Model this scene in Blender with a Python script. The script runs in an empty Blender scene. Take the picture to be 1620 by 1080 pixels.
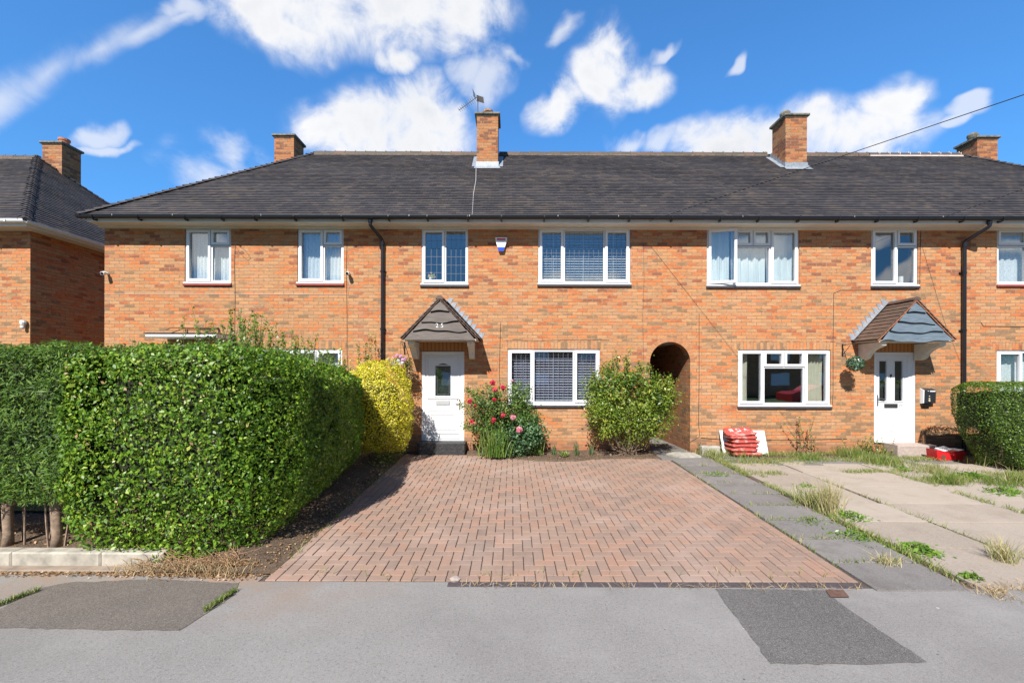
import bpy, math, random
import numpy as np
from mathutils import Vector, Matrix
random.seed(7); RNG = np.random.default_rng(7)
PI = math.pi; R = math.radians
# ------------------------------------------------------------------ camera, sky, sun, exposure
SC = bpy.context.scene
col = SC.collection
CZ = 1.964; F = 700.0; ROLL = 0.0025
cam_d = bpy.data.cameras.new('camera'); cam = bpy.data.objects.new('camera', cam_d); col.objects.link(cam)
cam_d.sensor_width = 36.0; cam_d.lens = F/1620*36; cam_d.shift_y = 52/1620
cam_d.clip_start = 0.05; cam_d.clip_end = 2000
cam.matrix_world = Matrix.Translation((0, 0, CZ)) @ Matrix.Rotation(PI/2, 4, 'X') @ Matrix.Rotation(ROLL, 4, 'Z')
SC.camera = cam
SC.view_settings.view_transform = 'Standard'; SC.view_settings.look = 'None'
SC.view_settings.gamma = 1; SC.view_settings.exposure = 0.66
SUNDIR = Vector((0.30, 1.0, -1.0)).normalized()          # the way the light travels
sun_d = bpy.data.lights.new('sun', 'SUN'); sun_d.energy = 5.0; sun_d.angle = R(0.5); sun_d.color = (1, .955, .89)
sun = bpy.data.objects.new('sun', sun_d); col.objects.link(sun)
sun.rotation_euler = SUNDIR.to_track_quat('-Z', 'Y').to_euler(); sun.location = (-8, -30, 30)

def pxdir(px, py):
    dx, dy = px-810, py-592
    x = dx+ROLL*dy; y = dy-ROLL*dx
    return Vector((x, F, -y)).normalized()

def build_world():
    w = bpy.data.worlds.new('World'); SC.world = w; w.use_nodes = True
    nt = w.node_tree; N = nt.nodes; L = nt.links; N.clear()
    def m(op, a, b=None, c=None, clamp=False):
        n = N.new('ShaderNodeMath'); n.operation = op; n.use_clamp = clamp
        for i, v in enumerate((a, b, c)):
            if v is None: continue
            if isinstance(v, (int, float)): n.inputs[i].default_value = v
            else: L.new(v, n.inputs[i])
        return n.outputs[0]
    def vm(op, a, b):
        n = N.new('ShaderNodeVectorMath'); n.operation = op
        for i, v in enumerate((a, b)):
            if isinstance(v, (tuple, Vector)): n.inputs[i].default_value = tuple(v)
            else: L.new(v, n.inputs[i])
        return n.outputs['Value'] if op == 'DOT_PRODUCT' else n.outputs['Vector']
    sky = N.new('ShaderNodeTexSky'); sky.sky_type = 'NISHITA'; sky.sun_disc = False
    sky.sun_elevation = R(44.3); sky.sun_rotation = R(196.7); sky.altitude = 100
    sky.air_density = 1.0; sky.dust_density = 0.3; sky.ozone_density = 2.5
    tc = N.new('ShaderNodeTexCoord'); D = tc.outputs['Generated']
    tint = N.new('ShaderNodeMix'); tint.data_type = 'RGBA'; tint.blend_type = 'MULTIPLY'; tint.inputs[0].default_value = 1
    L.new(sky.outputs[0], tint.inputs[6]); tint.inputs[7].default_value = SKYTINT
    sp = N.new('ShaderNodeSeparateXYZ'); L.new(D, sp.inputs[0])
    half = N.new('ShaderNodeMapRange'); half.interpolation_type = 'SMOOTHSTEP'; L.new(sp.outputs[1], half.inputs[0]); half.inputs[1].default_value = -.35; half.inputs[2].default_value = .55; half.inputs[3].default_value = .42; half.inputs[4].default_value = 1
    sk2 = N.new('ShaderNodeVectorMath'); sk2.operation = 'SCALE'; L.new(tint.outputs[2], sk2.inputs[0]); 
    hz = N.new('ShaderNodeMapRange'); hz.interpolation_type = 'SMOOTHSTEP'; L.new(sp.outputs[2], hz.inputs[0]); hz.inputs[1].default_value = -.05; hz.inputs[2].default_value = .62; hz.inputs[3].default_value = .72; hz.inputs[4].default_value = 1
    L.new(m('MULTIPLY', half.outputs[0], hz.outputs[0]), sk2.inputs['Scale'])
    def noise(scale, detail, rough, dist=0, vec=None):
        n = N.new('ShaderNodeTexNoise'); n.inputs['Scale'].default_value = scale; n.inputs['Detail'].default_value = detail
        n.inputs['Roughness'].default_value = rough; n.inputs['Distortion'].default_value = dist
        L.new(vec or D, n.inputs['Vector']); return n.outputs['Fac']
    sx_ = N.new('ShaderNodeSeparateXYZ'); L.new(D, sx_.inputs[0]); cb = N.new('ShaderNodeCombineXYZ'); L.new(sx_.outputs[0], cb.inputs[0]); L.new(m('ABSOLUTE', sx_.outputs[1]), cb.inputs[1]); L.new(sx_.outputs[2], cb.inputs[2]); DM = cb.outputs[0]
    # warp the direction a little so that blob outlines are not ellipses
    wn = N.new('ShaderNodeTexNoise'); wn.inputs['Scale'].default_value = 7; wn.inputs['Detail'].default_value = 3; wn.inputs['Roughness'].default_value = .6; L.new(D, wn.inputs['Vector'])
    wv = vm('SUBTRACT', wn.outputs['Color'], (.5, .5, .5))
    sc = N.new('ShaderNodeVectorMath'); sc.operation = 'SCALE'; L.new(wv, sc.inputs[0]); sc.inputs['Scale'].default_value = .11
    DW = vm('ADD', DM, sc.outputs[0])
    def blobs(lst, vec):
        acc = None
        for (px, py, rx, ry, ang) in lst:
            c = pxdir(px, py); e = pxdir(px+10*math.cos(R(ang)), py-10*math.sin(R(ang)))
            t1 = (e-c); s = t1.length/10; t1 = (t1-c*t1.dot(c)).normalized(); t2 = c.cross(t1).normalized()
            d = vm('SUBTRACT', vec, c)
            a = m('DIVIDE', vm('DOT_PRODUCT', d, t1), rx*s*1.1); b = m('DIVIDE', vm('DOT_PRODUCT', d, t2), ry*s*1.1)
            r2 = m('ADD', m('MULTIPLY', a, a), m('MULTIPLY', b, b))
            v = m('SUBTRACT', 1.0, m('SQRT', r2), clamp=True)
            acc = v if acc is None else m('MAXIMUM', acc, v)
        return acc
    strong = [(390, -5, 120, 75, -15), (500, 12, 170, 85, 0), (620, 10, 190, 85, 0), (730, 22, 100, 66, 10), (625, 96, 40, 30, 0), (470, 48, 110, 44, -5),
              (600, 212, 145, 74, 0), (520, 202, 66, 55, 0), (670, 175, 75, 62, 0), (640, 225, 120, 70, 0),
              (960, 110, 50, 75, 10), (925, 130, 50, 50, 0), (1012, 128, 62, 42, 0), (878, 172, 56, 42, 35), (962, 66, 34, 30, 0), (935, 158, 60, 34, 0),
              (1150, 232, 105, 58, 0), (1340, 212, 135, 72, 0), (1392, 172, 68, 55, 0), (1250, 232, 120, 42, 0), (1310, 200, 60, 50, 0),
              (330, 395, 100, 40, 0), (545, 420, 80, 40, 10), (1415, 445, 70, 22, 25), (1390, 385, 60, 16, 20), (900, 455, 90, 26, 0), (1180, 400, 90, 40, 0), (1620, 400, 80, 30, 0)]
    faint = [(1515, 165, 56, 30, 20), (1490, 190, 40, 24, 20), (775, 125, 42, 62, -30), (800, 95, 40, 18, 0), (1148, 92, 11, 26, -30), (325, 258, 90, 56, -10), (355, 240, 50, 60, 0), (415, 258, 80, 40, 0), (370, 262, 90, 40, 0),
             (150, 212, 60, 26, 22), (162, 236, 72, 15, 14), (885, 50, 48, 17, 25), (1052, 70, 40, 12, 30), (1045, 225, 46, 30, 30), (1000, 222, 50, 22, 0), (740, 120, 50, 36, 0), (280, 8, 60, 24, 20)]
    trail = [(-10, 165, 130, 32, 37), (75, 112, 120, 26, 33), (150, 78, 120, 21, 30), (225, 48, 110, 15, 24), (290, 24, 70, 9, 22)]
    sc2 = N.new('ShaderNodeVectorMath'); sc2.operation = 'SCALE'; L.new(wv, sc2.inputs[0]); sc2.inputs['Scale'].default_value = .03
    DT = vm('ADD', D, sc2.outputs[0])
    n1 = noise(9, 10, .62, .35); n2 = noise(3.5, 3, .5, .3)
    def cover(F_, lo, hi, amp):
        nn = m('ADD', m('MULTIPLY', m('SUBTRACT', n1, .5), amp), m('MULTIPLY', m('SUBTRACT', n2, .5), amp*.45))
        k = m('MULTIPLY', F_, 2.6, clamp=True)
        v = m('ADD', m('MULTIPLY', F_, 1.35), m('MULTIPLY', nn, k))
        r = N.new('ShaderNodeMapRange'); r.interpolation_type = 'SMOOTHSTEP'; L.new(v, r.inputs[0]); r.inputs[1].default_value = lo; r.inputs[2].default_value = hi
        return r.outputs[0], v
    cs, vs = cover(blobs(strong, DW), .02, 1.1, 3.0)
    cf, vf = cover(blobs(faint, DW), .12, 1.25, 2.7)
    ct, vt = cover(blobs(trail, DT), .0, 1.5, 2.3)
    cf = m('MAXIMUM', m('MULTIPLY', cf, .62), m('MULTIPLY', ct, .58))
    cov = m('MAXIMUM', cs, cf)
    # cloud brightness: white crowns, faintly grey lavender cores
    thick = N.new('ShaderNodeMapRange'); L.new(vs, thick.inputs[0]); thick.inputs[1].default_value = .5; thick.inputs[2].default_value = 1.5
    n3 = noise(4, 3, .5, 0, DW)
    g = m('MULTIPLY', thick.outputs[0], m('MULTIPLY', m('SUBTRACT', n3, .25), 1.9), clamp=True)
    cc = N.new('ShaderNodeMix'); cc.data_type = 'RGBA'; L.new(g, cc.inputs[0])
    cc.inputs[6].default_value = (*[CLOUD*v for v in (1, 1.0, 1.01)], 1); cc.inputs[7].default_value = (*[CLOUD*v for v in (.70, .735, .80)], 1)
    mx = N.new('ShaderNodeMix'); mx.data_type = 'RGBA'; L.new(cov, mx.inputs[0]); L.new(sk2.outputs[0], mx.inputs[6]); L.new(cc.outputs[2], mx.inputs[7])
    bg = N.new('ShaderNodeBackground'); L.new(mx.outputs[2], bg.inputs[0]); bg.inputs[1].default_value = SKYSTR
    o = N.new('ShaderNodeOutputWorld'); L.new(bg.outputs[0], o.inputs[0])
SKYSTR = 0.098; SKYTINT = (.58, 1.20, 1.66, 1); CLOUD = 6.6
build_world()

# ------------------------------------------------------------------ helpers
def P(px, py, Y=10.0):
    dx, dy = px-810, py-592
    return Vector(((dx+ROLL*dy)*Y/F, Y, CZ-(dy-ROLL*dx)*Y/F))
def gz(y): return 0.0 if y < 4.19 else (min(y, 10)-4.19)*0.0357
def G(px, py):                         # the point of the sloping ground seen at a pixel
    dx, dy = px-810, py-592; yy = dy-ROLL*dx
    z = F*CZ/yy
    if z > 4.19: z = F*(CZ+.0357*4.19)/(yy+.0357*F)
    return Vector(((dx+ROLL*dy)*z/F, z, gz(z)))
WLOC = {}
class MB:
    def __init__(s): s.v = []; s.f = []; s.r = []; s.cur = 0.5
    def face(s, pts, r=None):
        n = len(s.v); s.v += [tuple(p) for p in pts]; s.f.append(tuple(range(n, n+len(pts)))); s.r.append(s.cur if r is None else r)
    def box(s, x0, x1, y0, y1, z0, z1, r=None, skip=''):
        a = [(x0,y0,z0),(x1,y0,z0),(x1,y1,z0),(x0,y1,z0),(x0,y0,z1),(x1,y0,z1),(x1,y1,z1),(x0,y1,z1)]
        n = len(s.v); s.v += a
        for k, q in (('b',(0,3,2,1)),('t',(4,5,6,7)),('f',(0,1,5,4)),('r',(1,2,6,5)),('k',(2,3,7,6)),('l',(3,0,4,7))):
            if k in skip: continue
            s.f.append(tuple(n+i for i in q)); s.r.append(s.cur if r is None else r)
    def bbox(s, x0, x1, y0, y1, z0, z1, b=.004, r=None):    # box with a chamfered front and edges
        rr = s.cur if r is None else r
        xs = [x0, x0+b, x1-b, x1]; 
        pts = []
        def ring(y, i): return [(x0+i,y,z0+i),(x1-i,y,z0+i),(x1-i,y,z1-i),(x0+i,y,z1-i)]
        rings = [ring(y0, b), ring(y0+b, 0), ring(y1, 0)]
        n = len(s.v)
        for g_ in rings: s.v += g_
        s.f.append((n, n+1, n+2, n+3)); s.r.append(rr)
        for k in range(2):
            for i in range(4):
                j = (i+1) % 4; s.f.append((n+k*4+i, n+(k+1)*4+i, n+(k+1)*4+j, n+k*4+j)); s.r.append(rr)
        s.f.append((n+11, n+10, n+9, n+8)); s.r.append(rr)
    def tube(s, pts, rad, seg=6, r=None, cap=True):
        pts = [Vector(p) for p in pts]; rads = rad if isinstance(rad, (list, tuple)) else [rad]*len(pts)
        n0 = len(s.v); up = Vector((0, 0, 1)); a = None
        for i, p in enumerate(pts):
            d = (pts[min(i+1, len(pts)-1)]-pts[max(i-1, 0)]).normalized()
            if a is None:
                a = d.cross(up if abs(d.z) < .9 else Vector((1, 0, 0))).normalized()
            else: a = (a-d*a.dot(d)).normalized()
            b = d.cross(a)
            for k in range(seg):
                t = 2*PI*k/seg; s.v.append(tuple(p+(a*math.cos(t)+b*math.sin(t))*rads[i]))
        rr = s.cur if r is None else r
        for i in range(len(pts)-1):
            for k in range(seg):
                k2 = (k+1) % seg
                s.f.append((n0+i*seg+k, n0+i*seg+k2, n0+(i+1)*seg+k2, n0+(i+1)*seg+k)); s.r.append(rr)
        if cap:
            s.f.append(tuple(n0+k for k in range(seg))[::-1]); s.f.append(tuple(n0+(len(pts)-1)*seg+k for k in range(seg))); s.r += [rr, rr]
    def prism(s, poly, axis, a, b, r=None):   # polygon (2-D) extruded along an axis
        def mk(p, t):
            return (t, p[0], p[1]) if axis == 'x' else ((p[0], t, p[1]) if axis == 'y' else (p[0], p[1], t))
        n = len(s.v); m_ = len(poly); rr = s.cur if r is None else r
        s.v += [mk(p, a) for p in poly]+[mk(p, b) for p in poly]
        s.f.append(tuple(range(n, n+m_))); s.f.append(tuple(range(n+2*m_-1, n+m_-1, -1))); s.r += [rr, rr]
        for i in range(m_):
            j = (i+1) % m_; s.f.append((n+j, n+i, n+m_+i, n+m_+j)); s.r.append(rr)
    def lathe(s, c, prof, seg=14, r=None):
        n = len(s.v); rr = s.cur if r is None else r
        for (rad, z) in prof:
            for k in range(seg):
                t = 2*PI*k/seg; s.v.append((c[0]+rad*math.cos(t), c[1]+rad*math.sin(t), c[2]+z))
        for i in range(len(prof)-1):
            for k in range(seg):
                k2 = (k+1) % seg; s.f.append((n+i*seg+k, n+i*seg+k2, n+(i+1)*seg+k2, n+(i+1)*seg+k)); s.r.append(rr)
        s.f.append(tuple(n+k for k in range(seg))[::-1]); s.f.append(tuple(n+(len(prof)-1)*seg+k for k in range(seg))); s.r += [rr, rr]
    def build(s, name, mat, parent=None, loc=None, smooth=False):
        base = WLOC[parent.name] if parent is not None and loc is None else Vector(loc or (0, 0, 0))
        me = bpy.data.meshes.new(name)
        me.from_pydata([(v[0]-base[0], v[1]-base[1], v[2]-base[2]) for v in s.v], [], s.f)
        at = me.attributes.new('rnd', 'FLOAT', 'FACE'); at.data.foreach_set('value', s.r)
        return link(me, name, mat, parent, base, smooth)
def link(me, name, mat, parent, base, smooth=False):
    me.materials.append(mat)
    if smooth: me.polygons.foreach_set('use_smooth', [True]*len(me.polygons))
    o = bpy.data.objects.new(name, me); col.objects.link(o)
    if parent is not None:
        o.parent = parent; o.location = Vector(base)-WLOC[parent.name]
    else: o.location = base
    WLOC[o.name] = Vector(base)
    return o
def tag(o, label=None, cat=None, group=None, kind=None):
    if label: o['label'] = label
    if cat: o['category'] = cat
    if group: o['group'] = group
    if kind: o['kind'] = kind
    return o
def thing(name, loc, label, cat, group=None):
    o = bpy.data.objects.new(name, None); col.objects.link(o); o.location = loc; o.empty_display_size = .2
    WLOC[o.name] = Vector(loc); return tag(o, label, cat, group)

# ------------------------------------------------------------------ materials
class Mat:
    def __init__(s, name):
        s.m = bpy.data.materials.new(name); s.m.use_nodes = True; s.nt = s.m.node_tree; s.N = s.nt.nodes; s.L = s.nt.links
        s.b = s.N['Principled BSDF']; s.out = s.N['Material Output']
    def set(s, k, v):
        i = s.b.inputs[k]
        if hasattr(v, 'node'): s.L.new(v, i)
        else: i.default_value = (*v, 1) if isinstance(v, tuple) and len(v) == 3 else v
        return s
    def pos(s):
        return s.N.new('ShaderNodeNewGeometry').outputs['Position']
    def noise(s, scale, detail=3, rough=.5, vec=None, dist=0):
        n = s.N.new('ShaderNodeTexNoise'); n.inputs['Scale'].default_value = scale; n.inputs['Detail'].default_value = detail
        n.inputs['Roughness'].default_value = rough; n.inputs['Distortion'].default_value = dist
        s.L.new(vec if vec is not None else s.pos(), n.inputs['Vector']); return n.outputs['Fac']
    def ramp(s, fac, stops, interp='LINEAR'):
        n = s.N.new('ShaderNodeValToRGB'); cr = n.color_ramp; cr.interpolation = interp
        while len(cr.elements) < len(stops): cr.elements.new(.5)
        for e, (p, c) in zip(cr.elements, stops): e.position = p; e.color = (*c, 1) if len(c) == 3 else c
        s.L.new(fac, n.inputs[0]); return n.outputs[0]
    def mix(s, fac, a, b, mode='MIX'):
        n = s.N.new('ShaderNodeMix'); n.data_type = 'RGBA'; n.blend_type = mode
        for i, v in ((0, fac), (6, a), (7, b)):
            if hasattr(v, 'node'): s.L.new(v, n.inputs[i])
            else: n.inputs[i].default_value = (*v, 1) if isinstance(v, tuple) else v
        return n.outputs[2]
    def math(s, op, a, b=0, clamp=False):
        n = s.N.new('ShaderNodeMath'); n.operation = op; n.use_clamp = clamp
        for i, v in enumerate((a, b)):
            if hasattr(v, 'node'): s.L.new(v, n.inputs[i])
            else: n.inputs[i].default_value = v
        return n.outputs[0]
    def attr(s, name='rnd'):
        n = s.N.new('ShaderNodeAttribute'); n.attribute_name = name; return n.outputs['Fac']
    def bump(s, h, strength=.3, dist=.01):
        n = s.N.new('ShaderNodeBump'); n.inputs['Strength'].default_value = strength; n.inputs['Distance'].default_value = dist
        s.L.new(h, n.inputs['Height']); s.L.new(n.outputs[0], s.b.inputs['Normal']); return s
    def comb(s, x, y, z=0):
        n = s.N.new('ShaderNodeCombineXYZ')
        for i, v in enumerate((x, y, z)):
            if hasattr(v, 'node'): s.L.new(v, n.inputs[i])
            else: n.inputs[i].default_value = v
        return n.outputs[0]
    def sep(s, v):
        n = s.N.new('ShaderNodeSeparateXYZ'); s.L.new(v, n.inputs[0]); return n.outputs
def simple(name, c, rough=.6, n_amp=.0, n_scale=8, metal=0, spec=.5, coat=0):
    M = Mat(name)
    if n_amp:
        f = M.noise(n_scale, 5, .6); c0 = tuple(v*(1-n_amp) for v in c); c1 = tuple(min(1, v*(1+n_amp)) for v in c)
        M.set('Base Color', M.ramp(f, [(.3, c0), (.7, c1)])); M.bump(f, .15, .005)
    else: M.set('Base Color', c)
    M.set('Roughness', rough).set('Metallic', metal).set('Specular IOR Level', spec)
    return M.m

def brick_mat(name, soldier=False, dirty=0.0, bright=1.13):
    M = Mat(name); p = M.pos(); x, y, z = M.sep(p)
    u = M.math('ADD', x, y)
    wob = M.math('MULTIPLY', M.math('SUBTRACT', M.noise(3, 2), .5), .012)
    z2 = M.math('ADD', z, wob)
    vec = M.comb(z2, u, 0) if soldier else M.comb(u, z2, 0)
    t = M.N.new('ShaderNodeTexBrick'); M.L.new(vec, t.inputs['Vector'])
    t.inputs['Scale'].default_value = 1; t.inputs['Brick Width'].default_value = .225; t.inputs['Row Height'].default_value = .075
    t.inputs['Mortar Size'].default_value = .0075; t.inputs['Mortar Smooth'].default_value = .25
    t.inputs['Color1'].default_value = (0, 0, 0, 1); t.inputs['Color2'].default_value = (1, 1, 1, 1); t.inputs['Mortar'].default_value = (.5, .5, .5, 1)
    if soldier: t.offset = 0
    rv = M.sep(t.outputs['Color'])[0]
    # large-scale drift between orange and buff batches, drawn out along the courses
    drift = M.noise(1.0, 4, .6, M.comb(M.math('MULTIPLY', u, .55), M.math('MULTIPLY', z, 2.6), 0))
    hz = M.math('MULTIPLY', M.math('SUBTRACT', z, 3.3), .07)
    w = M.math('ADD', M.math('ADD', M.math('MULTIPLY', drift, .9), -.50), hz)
    f = M.math('ADD', M.math('MULTIPLY', rv, 1.0), w, clamp=True)
    k = bright
    c = M.ramp(f, [(0.0, (.21*k, .125*k, .065*k)), (.04, (.33*k, .18*k, .09*k)), (.16, (.47*k, .245*k, .115*k)), (.28, (.38*k, .195*k, .09*k)), (.40, (.49*k, .24*k, .10*k)), (.52, (.39*k, .17*k, .072*k)), (.64, (.49*k, .195*k, .07*k)), (.76, (.51*k, .165*k, .05*k)), (.87, (.45*k, .13*k, .042*k)), (.96, (.31*k, .085*k, .035*k)), (1, (.21*k, .07*k, .04*k))])
    gr = M.noise(38, 5, .7); st = M.noise(10, 4, .65, M.comb(M.math('MULTIPLY', u, .5), M.math('MULTIPLY', z, 1.6), M.math('MULTIPLY', y, .2)))
    c = M.mix(M.math('MULTIPLY', M.math('SUBTRACT', gr, .35), 1.3, True), c, (.27*k, .15*k, .08*k))
    bl = M.noise(17, 3, .6); c = M.mix(M.math('MULTIPLY', M.math('SUBTRACT', bl, .56), 2.6, True), c, (.58*k, .36*k, .20*k))
    c = M.mix(M.math('MULTIPLY', M.math('SUBTRACT', st, .5), .8+dirty, True), c, (.20*k, .115*k, .07*k))
    ws = M.noise(1.0, 5, .62, M.comb(M.math('MULTIPLY', u, 1.6), M.math('MULTIPLY', z, .35), M.math('MULTIPLY', y, .2)))
    c = M.mix(M.math('MULTIPLY', M.math('SUBTRACT', ws, .53), 1.5, True), c, (.46*k, .29*k, .19*k)); c = M.mix(M.math('MULTIPLY', M.math('SUBTRACT', .44, ws), 1.3, True), c, (.20*k, .10*k, .06*k))
    mo = M.ramp(M.noise(14, 3), [(.3, (.15*k, .095*k, .062*k)), (.7, (.34*k, .235*k, .155*k))])  # mortar colour darkened to carry the shade of the recessed joints
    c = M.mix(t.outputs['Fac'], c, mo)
    if dirty: c = M.mix(dirty*.6, c, (.09, .065, .045))
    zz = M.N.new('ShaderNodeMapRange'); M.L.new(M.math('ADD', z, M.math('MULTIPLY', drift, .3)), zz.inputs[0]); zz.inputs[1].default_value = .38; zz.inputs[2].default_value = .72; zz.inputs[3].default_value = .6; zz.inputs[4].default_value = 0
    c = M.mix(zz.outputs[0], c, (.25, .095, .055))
    M.set('Base Color', c).set('Roughness', .9).set('Specular IOR Level', .2)
    h = M.math('ADD', M.math('MULTIPLY', t.outputs['Fac'], -1), M.math('MULTIPLY', gr, .6))
    M.bump(h, .55, .008); return M.m
def leaf_mat(name, stops, rough=.42, trans=.28, spec=.5):
    M = Mat(name); c = M.ramp(M.attr(), stops); M.set('Base Color', c).set('Roughness', rough).set('Specular IOR Level', spec)
    if trans:
        t = M.N.new('ShaderNodeBsdfTranslucent'); M.L.new(M.mix(.5, c, (.25, .35, .03)), t.inputs[0])
        mx = M.N.new('ShaderNodeMixShader'); mx.inputs[0].default_value = trans
        M.L.new(M.b.outputs[0], mx.inputs[1]); M.L.new(t.outputs[0], mx.inputs[2]); M.L.new(mx.outputs[0], M.out.inputs[0])
    return M.m
def tile_mat(name, stops, patina=(.10, .08, .055)):
    M = Mat(name); a = M.attr(); n = M.noise(.9, 5, .65); n2 = M.noise(22, 4, .7)
    f = M.math('ADD', M.math('MULTIPLY', a, .38), M.math('MULTIPLY', n, .72), True)
    c = M.ramp(f, stops); c = M.mix(M.math('MULTIPLY', M.math('SUBTRACT', n2, .52), 2.2, True), c, patina)
    M.set('Base Color', c).set('Roughness', .72).set('Specular IOR Level', .45); M.bump(n2, .3, .004); return M, c
def glass_mat():
    M = Mat('window_glass'); N, L = M.N, M.L
    tr = N.new('ShaderNodeBsdfTransparent'); tr.inputs[0].default_value = (.86, .9, .9, 1)
    gl = N.new('ShaderNodeBsdfGlossy'); gl.inputs['Roughness'].default_value = .015; gl.inputs[0].default_value = (.9, .95, 1, 1)
    ge = N.new('ShaderNodeNewGeometry'); dt = N.new('ShaderNodeVectorMath'); dt.operation = 'DOT_PRODUCT'; L.new(ge.outputs['Incoming'], dt.inputs[0]); L.new(ge.outputs['Normal'], dt.inputs[1])
    om = M.math('SUBTRACT', 1.0, M.math('ABSOLUTE', dt.outputs['Value']), True)      # Schlick, the same from both sides of the pane
    f = M.math('ADD', M.math('MULTIPLY', M.math('POWER', om, 5), .72), .28, True)
    n = N.new('ShaderNodeBump'); n.inputs['Strength'].default_value = .05; n.inputs['Distance'].default_value = .02; L.new(M.noise(2.2, 1), n.inputs['Height']); L.new(n.outputs[0], gl.inputs['Normal'])
    mx = N.new('ShaderNodeMixShader'); L.new(f, mx.inputs[0]); L.new(tr.outputs[0], mx.inputs[1]); L.new(gl.outputs[0], mx.inputs[2]); L.new(mx.outputs[0], M.out.inputs[0])
    return M.m
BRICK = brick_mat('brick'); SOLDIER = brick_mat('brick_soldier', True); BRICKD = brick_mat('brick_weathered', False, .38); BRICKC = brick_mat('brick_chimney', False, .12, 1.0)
UPVC = simple('white_upvc', (.72, .73, .75), .28, spec=.5)
UPVCD = simple('white_door', (.69, .70, .72), .32)
SEAL = simple('grey_seal', (.16, .17, .18), .6)
GLASS = glass_mat()
LEAD = simple('lead_strip', (.16, .17, .19), .5, metal=.2)
BLACKP = simple('black_plastic', (.012, .013, .017), .3)
WHITEP = simple('white_plastic', (.75, .76, .76), .35, .04, 6)
SOFFIT = simple('soffit_paint', (.62, .56, .47), .6, .08, 3)
REDSILL = simple('red_painted_sill', (.28, .05, .035), .55, .2, 12)
DARKSILL = simple('dark_sill', (.05, .045, .05), .55, .2, 12)
FLASH = simple('lead_flashing', (.28, .305, .34), .45, .25, 14, metal=.2)
MORTAR = simple('pale_mortar', (.58, .53, .47), .85, .15, 25)
OLDM = simple('weathered_mortar', (.17, .13, .095), .9, .4, 18)
CONC = simple('concrete', (.37, .345, .30), .9, .22, 9)
CONCD = simple('mossy_concrete', (.16, .15, .12), .92, .55, 14)
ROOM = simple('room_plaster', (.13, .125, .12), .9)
NET = Mat('net_curtain'); NET.set('Base Color', NET.ramp(NET.noise(60, 2), [(.35, (.52, .56, .58)), (.6, (.8, .83, .84))])).set('Roughness', .9); NET = NET.m
CREAM = simple('cream_curtain', (.55, .53, .42), .85, .06, 8)
SHEET = simple('white_sheet_curtain', (.72, .77, .76), .9, .05, 3)
SLAT = simple('blind_slat', (.74, .78, .82), .4)
SLATB = simple('blue_blind_slat', (.50, .51, .66), .4)
CABLE = simple('black_cable', (.02, .02, .02), .6)
PALECABLE = simple('pale_cable', (.5, .5, .48), .6)
WOODP = Mat('pine_boards'); _x = WOODP.sep(WOODP.pos())[0]
WOODP.set('Base Color', WOODP.ramp(WOODP.math('FRACT', WOODP.math('MULTIPLY', _x, 11.5)), [(0, (.05, .02, .008)), (.08, (.36, .15, .04)), (.6, (.42, .19, .06)), (.95, (.28, .11, .03)), (1, (.05, .02, .008))])).set('Roughness', .45); WOODP = WOODP.m
def board_mat(name, a, b):
    M = Mat(name); x, y, z = M.sep(M.pos()); g = M.noise(6, 6, .65, M.comb(M.math('MULTIPLY', x, .8), y, M.math('MULTIPLY', z, 9)))
    M.set('Base Color', M.ramp(g, [(.3, a), (.7, b)])).set('Roughness', .6); M.bump(g, .4, .008); return M.m
BOARD25 = board_mat('weathered_brown_boards', (.035, .025, .021), (.115, .085, .068))
BOARD27 = board_mat('blue_grey_boards', (.065, .092, .118), (.15, .195, .235))
CREAMP = simple('cream_paint', (.62, .58, .50), .6, .1, 10)
TIL, _c = tile_mat('roof_tiles', [(.2, (.024, .022, .026)), (.45, (.040, .036, .040)), (.62, (.056, .048, .048)), (.8, (.082, .066, .056)), (1, (.13, .095, .07))]); TILE = TIL.m
T2, _c = tile_mat('ridge_tiles', [(.1, (.04, .034, .03)), (.5, (.085, .065, .048)), (.85, (.17, .08, .05)), (1, (.30, .12, .065))], (.14, .13, .09)); RIDGE = T2.m
T3, _c = tile_mat('new_ridge_tiles', [(.1, (.05, .05, .056)), (1, (.09, .085, .09))]); RIDGEN = T3.m
T4, _c = tile_mat('canopy_tiles', [(.1, (.05, .036, .03)), (.5, (.105, .070, .052)), (1, (.18, .10, .068))], (.15, .13, .10)); CTILE = T4.m
EDGET = simple('terracotta_edge', (.34, .13, .065), .8, .35, 20)
TERRA = simple('terracotta', (.46, .16, .08), .8, .15, 10)
WOODT = simple('bark', (.24, .17, .12), .9, .45, 22)
TWIG = simple('twigs', (.13, .09, .06), .9, .4, 18)
CORE = simple('hedge_dark_core', (.018, .022, .010), .95, .5, 14)  # dark solid core hidden in the foliage, added to block light

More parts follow.
